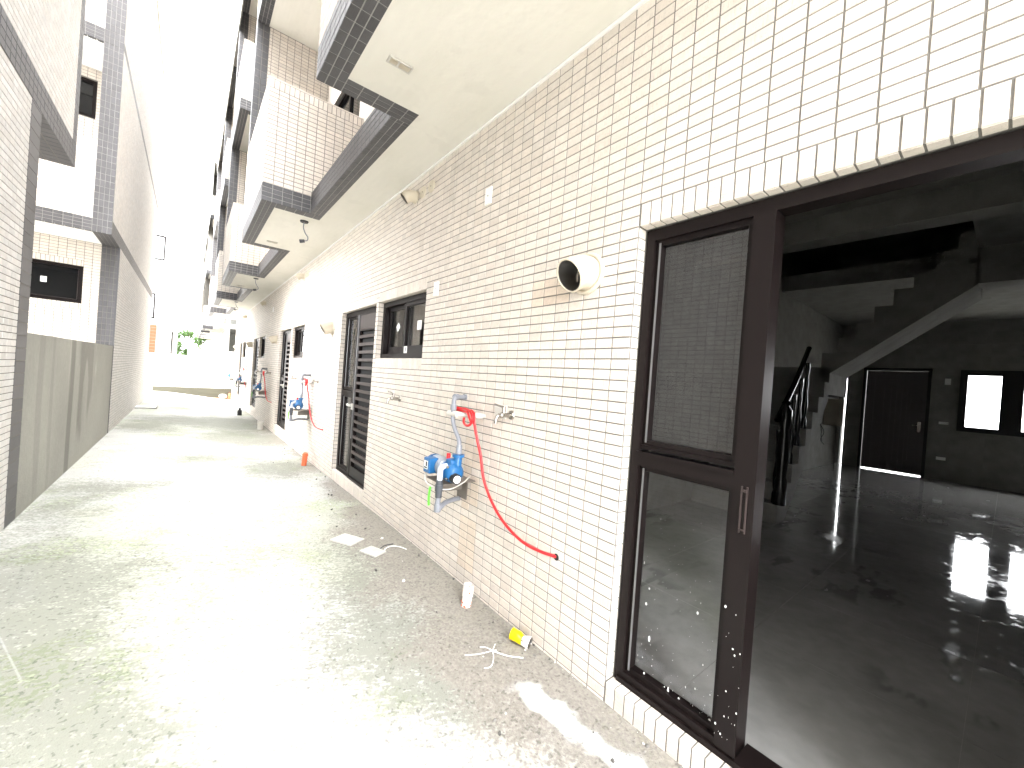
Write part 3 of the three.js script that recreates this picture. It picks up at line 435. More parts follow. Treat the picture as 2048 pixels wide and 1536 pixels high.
{
  const g = thing('side_building', 'beige tiled building behind the concrete wall with dark tiled corner pier', 'building', [LX, 0, -9.85]);
  const off = V3(LX, 0, -9.85), zE = -7.85, zF = 0.97, ZL = -3;
  const win = [-1.35, -0.42, 2.2, 2.82];
  const frontShape = (x0, x1, y0, y1, holes, z) => { const s = new THREE.Shape(); s.moveTo(x0, y0); s.lineTo(x1, y0); s.lineTo(x1, y1); s.lineTo(x0, y1); s.closePath(); for (const [a, b, c, d] of holes) { const p = new THREE.Path(); p.moveTo(a, c); p.lineTo(a, d); p.lineTo(b, d); p.lineTo(b, c); p.closePath(); s.holes.push(p); } const q = new THREE.ExtrudeGeometry(s, { depth: 0.14, bevelEnabled: false }); q.translate(0, 0, z - 0.14); return q; };
  const wall = add(g, 'wall', mg([frontShape(ZL, -0.0032, -0.4, 3.24, [win], -0.0032), bx(-0.15, -0.0032, -0.4, 3.25, zE, -0.143), bx(ZL, -0.15, -0.4, 3.25, zE, zE + 0.15), bx(ZL, ZL + 0.15, -0.4, 3.25, zE + 0.15, -0.143)]), grout);
  const T = new Tiles(beigeV, beige3, 'b'), D = new Tiles(darkV, dark3, 'd');
  T.add(FR.pz(0), grid(-2.2, -0.22, 1.3, 3.24, 0.1, 0.05, -0.22, 0.01, [[win[0], win[1], win[2] - 0.1, win[3] + 0.1]])); T.add(FR.pz(0), vert(win[0], win[1], win[3], win[3] + 0.1), null, true); T.add(FR.pz(0), vert(win[0], win[1], win[2] - 0.1, win[2]), null, true);
  const TS = new Tiles(lightV, light3, 'l'); TS.add(FR.px(0), grid(0.02, -zE, -0.1, 3.25, 0.1, 0.05)); TS.emit(wall, 0, off, 'flank_tile'); D.add(FR.pz(0), grid(-0.22, -0.001, 1.3, 3.24, 0.055, 0.1));
  add(wall, 'corner_strip', bx(-0.02, 0.004, -0.1, 3.25, -0.019, 0.002), dark3[0]);
  T.emit(wall, 150, off, 'beige_tile'); D.emit(wall, 80, off, 'dark_tile');
  const w = add(g, 'window', mg([bx(win[0], win[0] + 0.05, win[2], win[3], -0.1, -0.03), bx(win[1] - 0.05, win[1], win[2], win[3], -0.1, -0.03), bx(win[0] + 0.05, win[1] - 0.05, win[2], win[2] + 0.05, -0.1, -0.03), bx(win[0] + 0.05, win[1] - 0.05, win[3] - 0.05, win[3], -0.1, -0.03)]), bronze);
  add(w, 'pane', bx(win[0] + 0.04, win[1] - 0.04, win[2] + 0.04, win[3] - 0.04, -0.07, -0.065), darkGlass); add(w, 'sticker', bx(-0.9, -0.83, 2.48, 2.57, -0.064, -0.062), sticker);
  add(w, 'glazing_bead', mg([bx(win[1] - 0.064, win[1] - 0.058, win[2] + 0.06, win[3] - 0.06, -0.05, -0.04), bx(win[0] + 0.06, win[1] - 0.06, win[2] + 0.058, win[2] + 0.064, -0.05, -0.04)]), bronzeLight);
  // overhanging storeys
  for (let i = 0; i < 2; i++) {
    const yb = 3.24 + i * 2.95 + (i ? -0.08 : 0), top = i ? 9.7 : yb + 2.87, b = add(g, 'loggia', mg([bx(ZL, -0.0032, yb + 0.003, yb + 0.2, 0.0, zF - 0.003), bx(-0.217, -0.0032, yb + 0.2, top, 0.7, zF - 0.003), bx(ZL, -0.217, yb + 0.2, yb + 1.36, zF - 0.12, zF - 0.003)]), plasterWhite);
    add(b, 'band_backing', mg([bx(-2.2, -0.22, yb + 0.006, yb + 0.2, zF - 0.0032, zF - 0.0024), bx(-0.22, -0.001, yb + 0.006, top, zF - 0.0032, zF - 0.0024), bx(-0.22, -0.001, yb + 0.0022, yb + 0.0034, 0.004, zF - 0.004), bx(-0.0034, -0.0024, yb + 0.006, yb + 0.22, zE, zF - 0.004)]), groutDark);
    const side = add(g, 'side_wall', mg([bx(-0.15, -0.0032, yb + 0.2, top, zE, -0.142), bx(-0.15, -0.0032, yb + 0.2, top, 0.001, 0.7)]), grout), back = add(g, 'upper_wall', frontShape(ZL, -0.0045, yb + 0.001, top, [[-1.2, -0.40, yb + 2.06, yb + 2.69]], 0), grout);
    const DD = new Tiles(darkV, dark3, 'd'), TT = new Tiles(beigeV, beige3, 'b'), BB = new Tiles(beigeV, beige3, 'b');
    DD.add(FR.pz(zF), grid(-2.2, -0.22, yb, yb + 0.2, 0.1, 0.05, -0.22, yb)); DD.add(FR.pz(zF), grid(-0.22, 0, yb + 0.0, top, 0.055, 0.1)); DD.add(FR.ny(yb), grid(-0.22, 0, 0.004, zF, 0.055, 0.1)); DD.add(FR.ny(yb), grid(-2.2, -0.22, zF - 0.06, zF, 0.1, 0.06));
    DD.add(FR.px(0), grid(-zF, -zE, yb, yb + (i ? 0.12 : 0.22), 0.1, i ? 0.06 : 0.055)); DD.add(FR.px(0), grid(-zF, -zF + 0.02, yb + 0.22, top, 0.02, 0.1));
    TT.add(FR.pz(zF), grid(-2.2, -0.22, yb + 0.2, yb + 1.36, 0.1, 0.05, -0.22, yb));
    const TL = new Tiles(lightV, light3, 'l'); TL.add(FR.px(0), grid(-zF + 0.02, -zE, yb + (i ? 0.12 : 0.22), top, 0.1, 0.05)); TL.emit(side, 0, off, 'flank_tile');
    BB.add(FR.pz(0.003), grid(-2.2, -0.22, yb + 1.3, top, 0.1, 0.05, -0.22, yb, [[-1.2, -0.4, yb + 2.06, yb + 2.69]]));
    DD.emit(b, i ? 0 : 120, off, 'dark_tile'); TT.emit(side, 0, off, 'beige_tile'); BB.emit(back, 0, off, 'beige_tile');
    const ww = add(g, 'upper_window', mg([bx(-1.2, -0.4, yb + 2.06, yb + 2.11, -0.1, -0.03), bx(-1.2, -0.4, yb + 2.64, yb + 2.69, -0.1, -0.03), bx(-0.45, -0.4, yb + 2.11, yb + 2.64, -0.1, -0.03)]), bronze); add(ww, 'pane', bx(-1.2, -0.44, yb + 2.1, yb + 2.65, -0.07, -0.065), darkGlass);
  }
  add(g, 'roof', mg([bx(ZL, 0.03, 9.7, 9.95, zE, zF + 0.03)]), paint);
}
{
  const ct = tex(1024, 512, (u, v) => { const z = u * 4.8, y = v * 1.9, n = fbm(z * 1.2, y * 1.2, 5), gr = fbm(z * 40, y * 40, 3), t = 1.53 - y; let c = 0.29 + 0.10 * (n - 0.5) + 0.04 * (gr - 0.5);
    const ed = fbm(z * 5, y * 0.8, 3) - 0.5, st = (c0, w, len) => sst(1, 0.55, Math.abs(z - c0 + 0.14 * ed) / w) * sst(len, len * 0.75, t + 0.5 * ed);
    const k = Math.max(0.75 * st(3.05, 0.13, 1.6), 0.65 * st(2.5, 0.20, 1.15), 0.55 * st(1.9, 0.16, 0.8), 0.6 * st(2.3, 0.5, 0.4), 0.3 * st(4.3, 0.08, 1.4), 0.25 * st(3.9, 0.05, 1.5));
    c *= 1 - 0.52 * k; const ws = sst(0.62, 0.78, fbm(z * 9, y * 1.6 + 4, 4)) * sst(1.1, 0.2, t) * sst(1.2, 1.6, z) * sst(3.4, 2.8, z); c += 0.10 * ws; return [c * 1.01, c, c * 0.90]; });
  ct.wrapS = ct.wrapT = THREE.ClampToEdgeWrapping;
  const geo = bx(-0.15, -0.004, -0.4, 1.53, 0, 4.8 - 0.006), uv = geo.attributes.uv, p = geo.attributes.position; for (let i = 0; i < p.count; i++) uv.setXY(i, p.getZ(i) / 4.8, Math.max(0, p.getY(i)) / 1.9);
  const cb = conBump.clone(); cb.repeat.set(5, 2); cb.needsUpdate = true;
  const w = add(scene, 'concrete_wall', geo, std({ map: ct, bumpMap: cb, bumpScale: 0.004, roughness: 0.85 })); w.position.set(LX, 0, -9.847);
  tag(w, 'grey concrete wall with dark water streaks between the two tiled buildings', 'wall');
}
// ---------- end of the alley ----------
tag(add(scene, 'end_wall', mg([bx(-4.5, -1.6, -0.4, 1.52, -22.5, -22.3), bx(-1.6, 0.4, -0.4, 1.84, -22.5, -22.3)]), plasterWhite), 'white plastered wall closing the far end of the alley', 'wall');
tag(add(scene, 'concrete_kerb', new RoundedBoxGeometry(2.6, 0.5, 0.22, 2, 0.02).translate(-1.32, -0.05, -21.5), std({ color: lin(0.085, 0.082, 0.062), map: conTex, bumpMap: conBump, bumpScale: 0.004, roughness: 0.95 })), 'low grey concrete kerb in front of the white end wall', 'kerb');
{
  const g = thing('far_building', 'pale building seen above the end wall, with dark window frames', 'building', [-3.6, 0, -27]);
  add(g, 'wall', bx(-3, 1.28, -0.4, 8.4, -8, 0), plasterWhite); add(g, 'roof', mg([bx(-3.2, 1.2, 8.9, 9.1, -8, 0.3), bx(-3, 0.9, 8.4, 8.9, -8, 0)]), plasterWhite); add(g, 'roof_edge', bx(-3.2, 1.2, 9.0, 9.1, 0.301, 0.33), dark3[1]);
  for (const [x0, x1, y0, y1] of [[-0.4, 0.85, 6.2, 7.35], [-0.4, 0.6, 3.25, 4.45]]) { const w = add(g, 'window', mg([bx(x0, x1, y1, y1 + 0.07, 0.002, 0.07), bx(x1 - 0.06, x1, y0, y1, 0.002, 0.06), bx(x0, x1, y0, y0 + 0.06, 0.002, 0.06)]), bronze); add(w, 'pane', bx(x0, x1 - 0.06, y0 + 0.06, y1, 0.002, 0.02), new THREE.MeshPhysicalMaterial({ color: lin(0.5, 0.52, 0.55), roughness: 0.06 })); }  // pale pane colour stands in for reflected sky
  const orange = std({ color: lin(0.11, 0.04, 0.012), roughness: 0.8 });
  const br = add(g, 'brick_pier', bx(0.3, 0.72, 0.4, 2.95, 0.002, 0.06), grout); for (let y = 0.4; y < 2.9; y += 0.16) add(br, 'brick', bx(0.31, 0.71, y + 0.01, y + 0.15, 0.06, 0.075), orange);
  add(g, 'grey_panel', bx(0.75, 1.2, 2.6, 3.1, 0.002, 0.05), groutDark); add(g, 'side_door', bx(1.29, 1.33, 0.2, 2.7, -1.6, -0.5), bronze);
}
{
  const t = thing('tree', 'light green tree beyond the end wall', 'tree', [-1.75, -0.4, -46]);
  add(t, 'trunk', mg([cyl([0, 0, 0], [0.1, 2.2, 0], 0.16, 0.1, 8), cyl([0.1, 2.1, 0], [-1.2, 3.2, 0.2], 0.07, 0.03, 6), cyl([0.1, 2.1, 0], [1.2, 3.4, -0.2], 0.07, 0.03, 6), cyl([0.1, 2.2, 0], [0.1, 4, 0.3], 0.08, 0.03, 6)]), std({ color: lin(0.12, 0.09, 0.06), roughness: 0.9 }));
  const A = { p: [], n: [], t: [], c: [] }, cl = []; for (let i = 0; i < 26; i++) cl.push([rr(-1.1, 1.3), rr(1.7, 4.3), rr(-0.9, 0.9), rr(0.3, 0.6)]);
  for (let i = 0; i < 5200; i++) {
    const [cx, cy, cz, r] = cl[i % cl.length], d = V3(rnd() - 0.5, rnd() - 0.5, rnd() - 0.5).normalize().multiplyScalar(r * Math.cbrt(rnd())), c = V3(cx, cy, cz).add(d), a = V3(rnd() - 0.5, rnd() - 0.5, rnd() - 0.5).normalize(), b = a.clone().cross(V3(rnd() - 0.5, rnd() - 0.5, rnd() - 0.5)).normalize(), n = a.clone().cross(b), s = rr(0.06, 0.12);
    const k = rr(0.7, 1.3), q = [c.clone().addScaledVector(a, s), c.clone().addScaledVector(b, s * 0.5), c.clone().addScaledVector(a, -s), c.clone().addScaledVector(b, -s * 0.5)];
    for (const j of [0, 1, 2, 0, 2, 3]) { A.p.push(q[j].x, q[j].y, q[j].z); A.n.push(n.x, n.y, n.z); A.t.push(0, 0); A.c.push(k, k, k); }
  }
  add(t, 'crown', geoOf(A), new THREE.MeshPhysicalMaterial({ color: lin(0.045, 0.105, 0.014), vertexColors: true, roughness: 0.8, transmission: 0.3, thickness: 0, side: THREE.DoubleSide }));
}
{
  const p = thing('utility_pole', 'thin grey pole rising behind the end wall', 'pole', [-2.05, -0.4, -25]);
  add(p, 'shaft', cyl([0, 0, 0], [0, 3.2, 0], 0.05, 0.04), cement); add(p, 'bracket', mg([cyl([0, 3.15, 0], [-0.3, 3.2, 0], 0.03), cyl([-0.3, 3.2, 0], [-0.32, 3.05, 0], 0.05)]), cement);
}

// ---------- things on the house wall ----------
const ord = ['nearest', 'second nearest', 'third nearest', 'fourth nearest', 'farthest'];
{
  const e = thing('exhaust_elbow', 'large cream exhaust elbow beside the open glazed doorway', 'exhaust pipe', [0, 1.99, -1.37], 'large exhaust elbows');
  const path = new THREE.CatmullRomCurve3([V3(0, 0, 0), V3(-0.05, -0.002, 0), V3(-0.09, -0.014, -0.004), V3(-0.11, -0.025, -0.006), V3(-0.128, -0.035, -0.008)]);
  add(e, 'pipe', mg([new THREE.TubeGeometry(path, 24, 0.084, 28, false)]), pvcBeige); add(e, 'lining', new THREE.TubeGeometry(path, 24, 0.077, 28, false), darkInnerMetal); 
  const rim = new THREE.TorusGeometry(0.0805, 0.0052, 8, 32), t = path.getTangent(1); rim.applyQuaternion(new THREE.Quaternion().setFromUnitVectors(V3(0, 0, 1), t)); rim.translate(-0.128, -0.035, -0.008); add(e, 'rim', rim, pvcBeige);
  const fl = new THREE.TorusGeometry(0.094, 0.012, 8, 32); fl.rotateY(Math.PI / 2); fl.translate(-0.006, 0, 0); add(e, 'flange', fl, pvcBeige);
  const bk = add(e, 'wall_duct', cyl([0, 0, 0], [0.17, 0, 0], 0.077, 0.077, 28, true), darkInnerMetal); void bk;
  const ps = [-6.01, -10.63, -15.25, -19.87]; ps.forEach((z, i) => dup(e, [0, 1.99, z], ord[i + 1] + ' of the large cream exhaust elbows, beyond a slatted door'));
  // smaller elbow and blank caps under the soffit
  const s = thing('vent_elbow', 'small beige vent elbow just under the soffit, nearest of its kind', 'vent', [0, 3.045, -3.52], 'small vent elbows under the soffit');
  const p2 = new THREE.CatmullRomCurve3([V3(0, 0, 0), V3(-0.035, 0, 0), V3(-0.075, -0.012, -0.006), V3(-0.105, -0.04, -0.02)]);
  add(s, 'pipe', new THREE.TubeGeometry(p2, 16, 0.052, 20, false), pvcBeige); add(s, 'lining', new THREE.TubeGeometry(p2, 16, 0.047, 20, false), darkInnerMetal);
  const f2 = new THREE.TorusGeometry(0.055, 0.006, 8, 24); f2.rotateY(Math.PI / 2); f2.translate(-0.003, 0, 0); add(s, 'flange', f2, pvcBeige); add(s, 'wall_duct', cyl([0, 0, 0], [0.17, 0, 0], 0.047, 0.047, 20, true), darkInnerMetal);
  [-8.14, -12.76, -17.38].forEach((z, i) => dup(s, [0, 3.045, z], ord[i + 1] + ' small beige vent elbow under the soffit'));
  [-3.365, -3.205, -7.985, -7.825].forEach((z, i) => { const c = thing('blank_vent_disc', ['round cream wall cap next to the small vent elbow', 'round cream wall cap nearest the camera under the soffit', 'round cream wall cap beside the second small vent elbow', 'round cream wall cap between slatted door and second vent'][i], 'cap', [0, 3.043, z], 'round wall caps'); add(c, 'disc', cyl([0, 0, 0], [-0.012, 0, 0], 0.054, 0.05, 28), pvcBeige); add(c, 'screw', cyl([-0.012, 0, 0], [-0.015, 0, 0], 0.006), chrome); });
  // white cover plates
  [[-2.315, 2.68, 'white rectangular cover plate high on the wall above the pump'], [-2.985, 2.13, 'white rectangular cover plate beside the small window'], [-7.6, 2.13, 'white cover plate beside the second small window'], [-12.3, 2.13, 'white cover plate beside the third small window'], [-11.4, 2.75, 'white cover plate high on the shaded far wall']].forEach(([z, y, l]) => { const c = thing('cover_plate', l, 'plate', [0, y, z], 'white wall plates'); add(c, 'plate', new RoundedBoxGeometry(0.012, 0.116, 0.072, 2, 0.004).translate(-0.006, 0, 0), sticker); add(c, 'screw', cyl([-0.012, 0, 0], [-0.0135, 0, 0], 0.005), chrome); });
}
function faucet(label, z, y, plate) {
  const f = thing('wall_faucet', label, 'faucet', [0, y, z], 'wall faucets');
  add(f, 'rosette', cyl([0, 0, 0], [-0.008, 0, 0], 0.03, 0.026, 20), chrome);
  add(f, 'body', mg([cyl([-0.006, 0, 0], [-0.075, 0, 0], 0.013, 0.015), new THREE.SphereGeometry(0.019, 14, 10).translate(-0.075, 0, 0), cyl([-0.06, 0.005, 0], [-0.062, 0.04, 0], 0.011)]), chrome);
  add(f, 'spout', tube([[-0.075, 0, 0], [-0.1, -0.004, 0.0], [-0.115, -0.022, 0], [-0.117, -0.05, 0]], 0.011, 16, 10), chrome);
  add(f, 'lever', mg([cyl([-0.062, 0.04, 0], [-0.062, 0.05, 0], 0.014), cyl([-0.062, 0.048, -0.005], [-0.09, 0.06, -0.06], 0.005, 0.007, 8)]), chrome);
  if (plate) add(f, 'back_plate', new RoundedBoxGeometry(0.014, 0.085, 0.115, 2, 0.004).translate(-0.007, 0.012, -0.1), pvcWhite);
  return f;
}
faucet('chrome wall faucet beside the white plate, right by the red hose knot', -1.9, 1.215, true);
faucet('chrome wall faucet below the small stickered window', -3.56, 1.185, false);
faucet('chrome wall faucet near the second blue pump', -6.6, 1.2, false); faucet('chrome wall faucet below the second small window', -8.2, 1.185, false); faucet('chrome wall faucet near the third blue pump', -11.2, 1.2, false); faucet('chrome wall faucet below the third small window', -12.9, 1.185, false);

{
  const zc = -2.3, p = thing('water_pump', 'blue water pump on the wall bracket under the knotted red hose', 'pump', [0, 0, zc], 'blue wall pumps');
  const M = (x, y, z) => [x, y, z - zc];
  // motor with cooling fins, axis along the wall
  const fins = [cyl(M(-0.185, 0.82, -2.47), M(-0.185, 0.82, -2.30), 0.052, 0.052, 20)]; for (let i = 0; i < 8; i++) fins.push(cyl(M(-0.185, 0.82, -2.455 + i * 0.019), M(-0.185, 0.82, -2.447 + i * 0.019), 0.062, 0.062, 20));
  add(p, 'motor', mg(fins), std({ color: lin(0.45, 0.48, 0.52), roughness: 0.4, metalness: 0.5 }));
  add(p, 'fan_cover', cyl(M(-0.185, 0.82, -2.51), M(-0.185, 0.82, -2.47), 0.055, 0.064, 20), blue);
  const tb = add(p, 'terminal_box', new RoundedBoxGeometry(0.07, 0.1, 0.085, 2, 0.008).translate(...M(-0.25, 0.825, -2.405)), blue); void tb;
  const nl = add(p, 'rating_label', bx(-0.2865, -0.285, 0.80, 0.855, -2.435 - zc, -2.385 - zc), sticker); nl.userData.label = 'white printed label'; add(p, 'printed_bar', mg([bx(-0.2872, -0.2865, 0.805, 0.815, -2.43 - zc, -2.39 - zc), bx(-0.2872, -0.2865, 0.82, 0.85, -2.41 - zc, -2.39 - zc)]), inkM);
  const hg = new THREE.LatheGeometry([[0, 0], [0.046, 0], [0.058, 0.012], [0.066, 0.016], [0.066, 0.03], [0.054, 0.034], [0.054, 0.052], [0.069, 0.056], [0.069, 0.072], [0.060, 0.075], [0.064, 0.09], [0.056, 0.112], [0.04, 0.12], [0.036, 0.13], [0, 0.131]].map(([a, b]) => new THREE.Vector2(a, b)), 24); hg.rotateX(Math.PI / 2); hg.translate(...M(-0.185, 0.81, -2.30));
  add(p, 'pump_head', mg([hg, cyl(M(-0.17, 0.84, -2.21), M(-0.16, 0.925, -2.215), 0.03, 0.026), cyl(M(-0.16, 0.91, -2.215), M(-0.16, 0.925, -2.215), 0.04, 0.04), new RoundedBoxGeometry(0.085, 0.07, 0.075, 2, 0.018).translate(...M(-0.18, 0.862, -2.235))]), blue);
  const bolts = []; for (const [a, b] of [[-0.24, 0.85], [-0.235, 0.775], [-0.14, 0.77]]) bolts.push(cyl(M(a, b, -2.26), M(a, b, -2.2), 0.008, 0.008, 8)); add(p, 'bolt', mg(bolts), chrome);
  add(p, 'priming_plug', cyl(M(-0.2, 0.89, -2.27), M(-0.2, 0.925, -2.27), 0.013), redM);
  const cp = add(p, 'end_cap', cyl(M(-0.2, 0.785, -2.19), M(-0.205, 0.783, -2.14), 0.032, 0.032, 24), black); add(cp, 'cap_disc', cyl(M(-0.205, 0.783, -2.14), M(-0.2055, 0.7828, -2.136), 0.024, 0.024, 24), sticker);
  // bracket
  const steel = std({ color: lin(0.16, 0.14, 0.12), roughness: 0.55, metalness: 0.3 });
  add(p, 'bracket', mg([bx(-0.25, 0, 0.728, 0.734, -2.46 - zc, -2.23 - zc), bx(-0.008, -0.001, 0.58, 0.728, -2.44 - zc, -2.32 - zc), bx(-0.16, -0.008, 0.64, 0.728, -2.385 - zc, -2.379 - zc)]), steel);
  // discharge pipe, tee and suction pipe
  add(p, 'discharge_pipe', mg([tube([M(0, 1.285, -2.43), M(-0.06, 1.285, -2.41), M(-0.105, 1.285, -2.385), M(-0.125, 1.27, -2.375), M(-0.13, 1.235, -2.37), M(-0.13, 1.19, -2.37)], 0.016, 40, 14), tube([M(-0.13, 1.19, -2.37), M(-0.13, 1.13, -2.365), M(-0.135, 1.07, -2.32), M(-0.145, 1.01, -2.245), M(-0.155, 0.96, -2.22), M(-0.16, 0.92, -2.215)], 0.0145, 40, 14), cyl(M(-0.12, 1.286, -2.38), M(-0.085, 1.286, -2.395), 0.021), cyl(M(-0.13, 1.235, -2.37), M(-0.13, 1.2, -2.37), 0.021), cyl(M(0, 1.285, -2.43), M(-0.02, 1.285, -2.424), 0.022)]), pvcGrey);
  add(p, 'tee_pipe', mg([cyl(M(-0.135, 1.172, -2.42), M(-0.125, 1.172, -2.32), 0.019), cyl(M(-0.125, 1.172, -2.33), M(-0.07, 1.175, -2.24), 0.016), cyl(M(-0.07, 1.175, -2.24), M(0, 1.176, -2.17), 0.014), cyl(M(-0.045, 1.1755, -2.215), M(-0.015, 1.176, -2.185), 0.021)]), pvcWhite);
  add(p, 'union', cyl(M(-0.157, 0.985, -2.217), M(-0.16, 0.93, -2.215), 0.019, 0.021), pvcGrey);
  add(p, 'suction_elbow', tube([M(-0.2, 0.845, -2.25), M(-0.25, 0.85, -2.235), M(-0.275, 0.84, -2.225), M(-0.282, 0.8, -2.22), M(-0.282, 0.765, -2.22)], 0.018, 30, 14), std({ color: lin(0.5, 0.53, 0.6), roughness: 0.4 }));
  add(p, 'check_valve', mg([cyl(M(-0.282, 0.77, -2.22), M(-0.282, 0.66, -2.22), 0.021), cyl(M(-0.282, 0.74, -2.22), M(-0.282, 0.70, -2.22), 0.026, 0.026, 8)]), std({ color: lin(0.05, 0.055, 0.065), roughness: 0.5 }));
  add(p, 'suction_pipe', mg([tube([M(-0.282, 0.67, -2.22), M(-0.282, 0.60, -2.225), M(-0.275, 0.575, -2.235), M(-0.24, 0.575, -2.265), M(-0.18, 0.585, -2.31), M(-0.1, 0.58, -2.36), M(0, 0.565, -2.42)], 0.0165, 50, 14), cyl(M(-0.28, 0.62, -2.222), M(-0.28, 0.57, -2.228), 0.022)]), pvcGrey);
  add(p, 'tag_strip', tube([M(-0.3, 0.71, -2.30), M(-0.305, 0.65, -2.302), M(-0.302, 0.59, -2.30)], 0.007, 12, 6), std({ color: lin(0.10, 0.62, 0.03), roughness: 0.5 }));
  add(p, 'cable', mg([tube([M(-0.26, 0.775, -2.45), M(-0.3, 0.735, -2.38), M(-0.3, 0.715, -2.28), M(-0.24, 0.715, -2.18), M(-0.12, 0.74, -2.2), M(-0.03, 0.76, -2.26)], 0.0045, 40, 6)]), pvcWhite);
  [-6.98, -11.6, -16.2, -20.9].forEach((z, i) => dup(p, [0, i === 3 ? -0.05 : 0, z], ['blue water pump between the slatted door and the second small window', 'blue water pump in front of the third slatted door', 'blue water pump by the fourth slatted door', 'farthest blue water pump, against the white end wall'][i]));
  const hose = thing('red_hose', 'red hose knotted on the pipe and curving down into the wall', 'hose', [0, 1.18, -2.2], 'red hoses'), H = (x, y, z) => [x, y - 1.18, z + 2.2];
  add(hose, 'knot', mg([tube([H(-0.1, 1.215, -2.39), H(-0.1, 1.214, -2.32), H(-0.105, 1.216, -2.25), H(-0.11, 1.205, -2.19), H(-0.112, 1.165, -2.155), H(-0.112, 1.125, -2.175), H(-0.105, 1.11, -2.235), H(-0.095, 1.13, -2.285), H(-0.085, 1.175, -2.285), H(-0.085, 1.207, -2.235), H(-0.09, 1.2, -2.18), H(-0.1, 1.14, -2.15)], 0.0085, 90, 10), tube([H(-0.095, 1.199, -2.38), H(-0.095, 1.197, -2.3), H(-0.112, 1.195, -2.22), H(-0.12, 1.16, -2.175), H(-0.11, 1.13, -2.16)], 0.0075, 30, 10)]), redM);
  add(hose, 'line', tube([H(-0.1, 1.14, -2.15), H(-0.09, 1.05, -2.125), H(-0.075, 0.93, -2.085), H(-0.07, 0.8, -2.045), H(-0.065, 0.68, -1.95), H(-0.06, 0.59, -1.82), H(-0.05, 0.535, -1.66), H(-0.03, 0.525, -1.52), H(0.004, 0.522, -1.445)], 0.0085, 80, 10), redM);
  add(hose, 'wall_hole', cyl([0.002, 0.522 - 1.18, -1.443 + 2.2], [-0.0015, 0.522 - 1.18, -1.443 + 2.2], 0.018, 0.018, 18), black);
  dup(hose, [0, 1.19, -6.9], 'red hose looped beside the second blue pump'); dup(hose, [0, 1.19, -11.5], 'red hose looped beside the third blue pump'); dup(hose, [0, 1.19, -16.1], 'thin red hose beside the fourth blue pump');
}
// under the soffit
{
  const l = thing('lamp_holder', 'bare lamp holder hanging by its wire from the second balcony soffit', 'lamp holder', [-0.52, SOFF, -5.62], 'bare lamp holders under the balconies');
  add(l, 'ceiling_rose', cyl([0, 0.004, 0], [0, -0.012, 0], 0.05, 0.044, 20), black);
  add(l, 'wire', tube([[0, -0.01, 0], [-0.005, -0.08, 0.005], [0.02, -0.14, 0], [0.05, -0.19, 0.01], [0.045, -0.225, 0.0], [0.01, -0.235, -0.01]], 0.007, 40, 6), pvcGrey); add(l, 'holder', cyl([0.02, -0.235, -0.008], [-0.035, -0.25, -0.02], 0.019, 0.022), inkM);
  dup(l, [-0.52, SOFF, -10.24], 'bare lamp holder hanging under the third balcony'); dup(l, [-0.52, SOFF, -14.86], 'bare lamp holder hanging under the fourth balcony');
  dup(l, [-0.55, SOFF + FH, -5.9], 'bare lamp holder high up under the second storey slab');
  [['pale rectangular grille on the nearest balcony soffit', -2.33], ['pale rectangular grille on the second balcony soffit', -6.95], ['pale rectangular grille on the third balcony soffit', -11.57]].forEach(([t, z]) => { const g = thing('soffit_grille', t, 'grille', [-0.68, SOFF, z], 'grilles under the balconies'); add(g, 'frame', mg([bx(-0.07, 0.07, -0.008, 0.002, -0.03, -0.022), bx(-0.07, 0.07, -0.008, 0.002, 0.022, 0.03), bx(-0.07, -0.06, -0.008, 0.002, -0.022, 0.022), bx(0.06, 0.07, -0.008, 0.002, -0.022, 0.022), bx(-0.015, -0.005, -0.008, 0.002, -0.022, 0.022)]), pvcWhite); for (let i = 0; i < 6; i++) add(g, 'slat', bx(-0.06, 0.06, -0.005, -0.001, -0.02 + i * 0.0072, -0.017 + i * 0.0072), pvcBeige); });
}
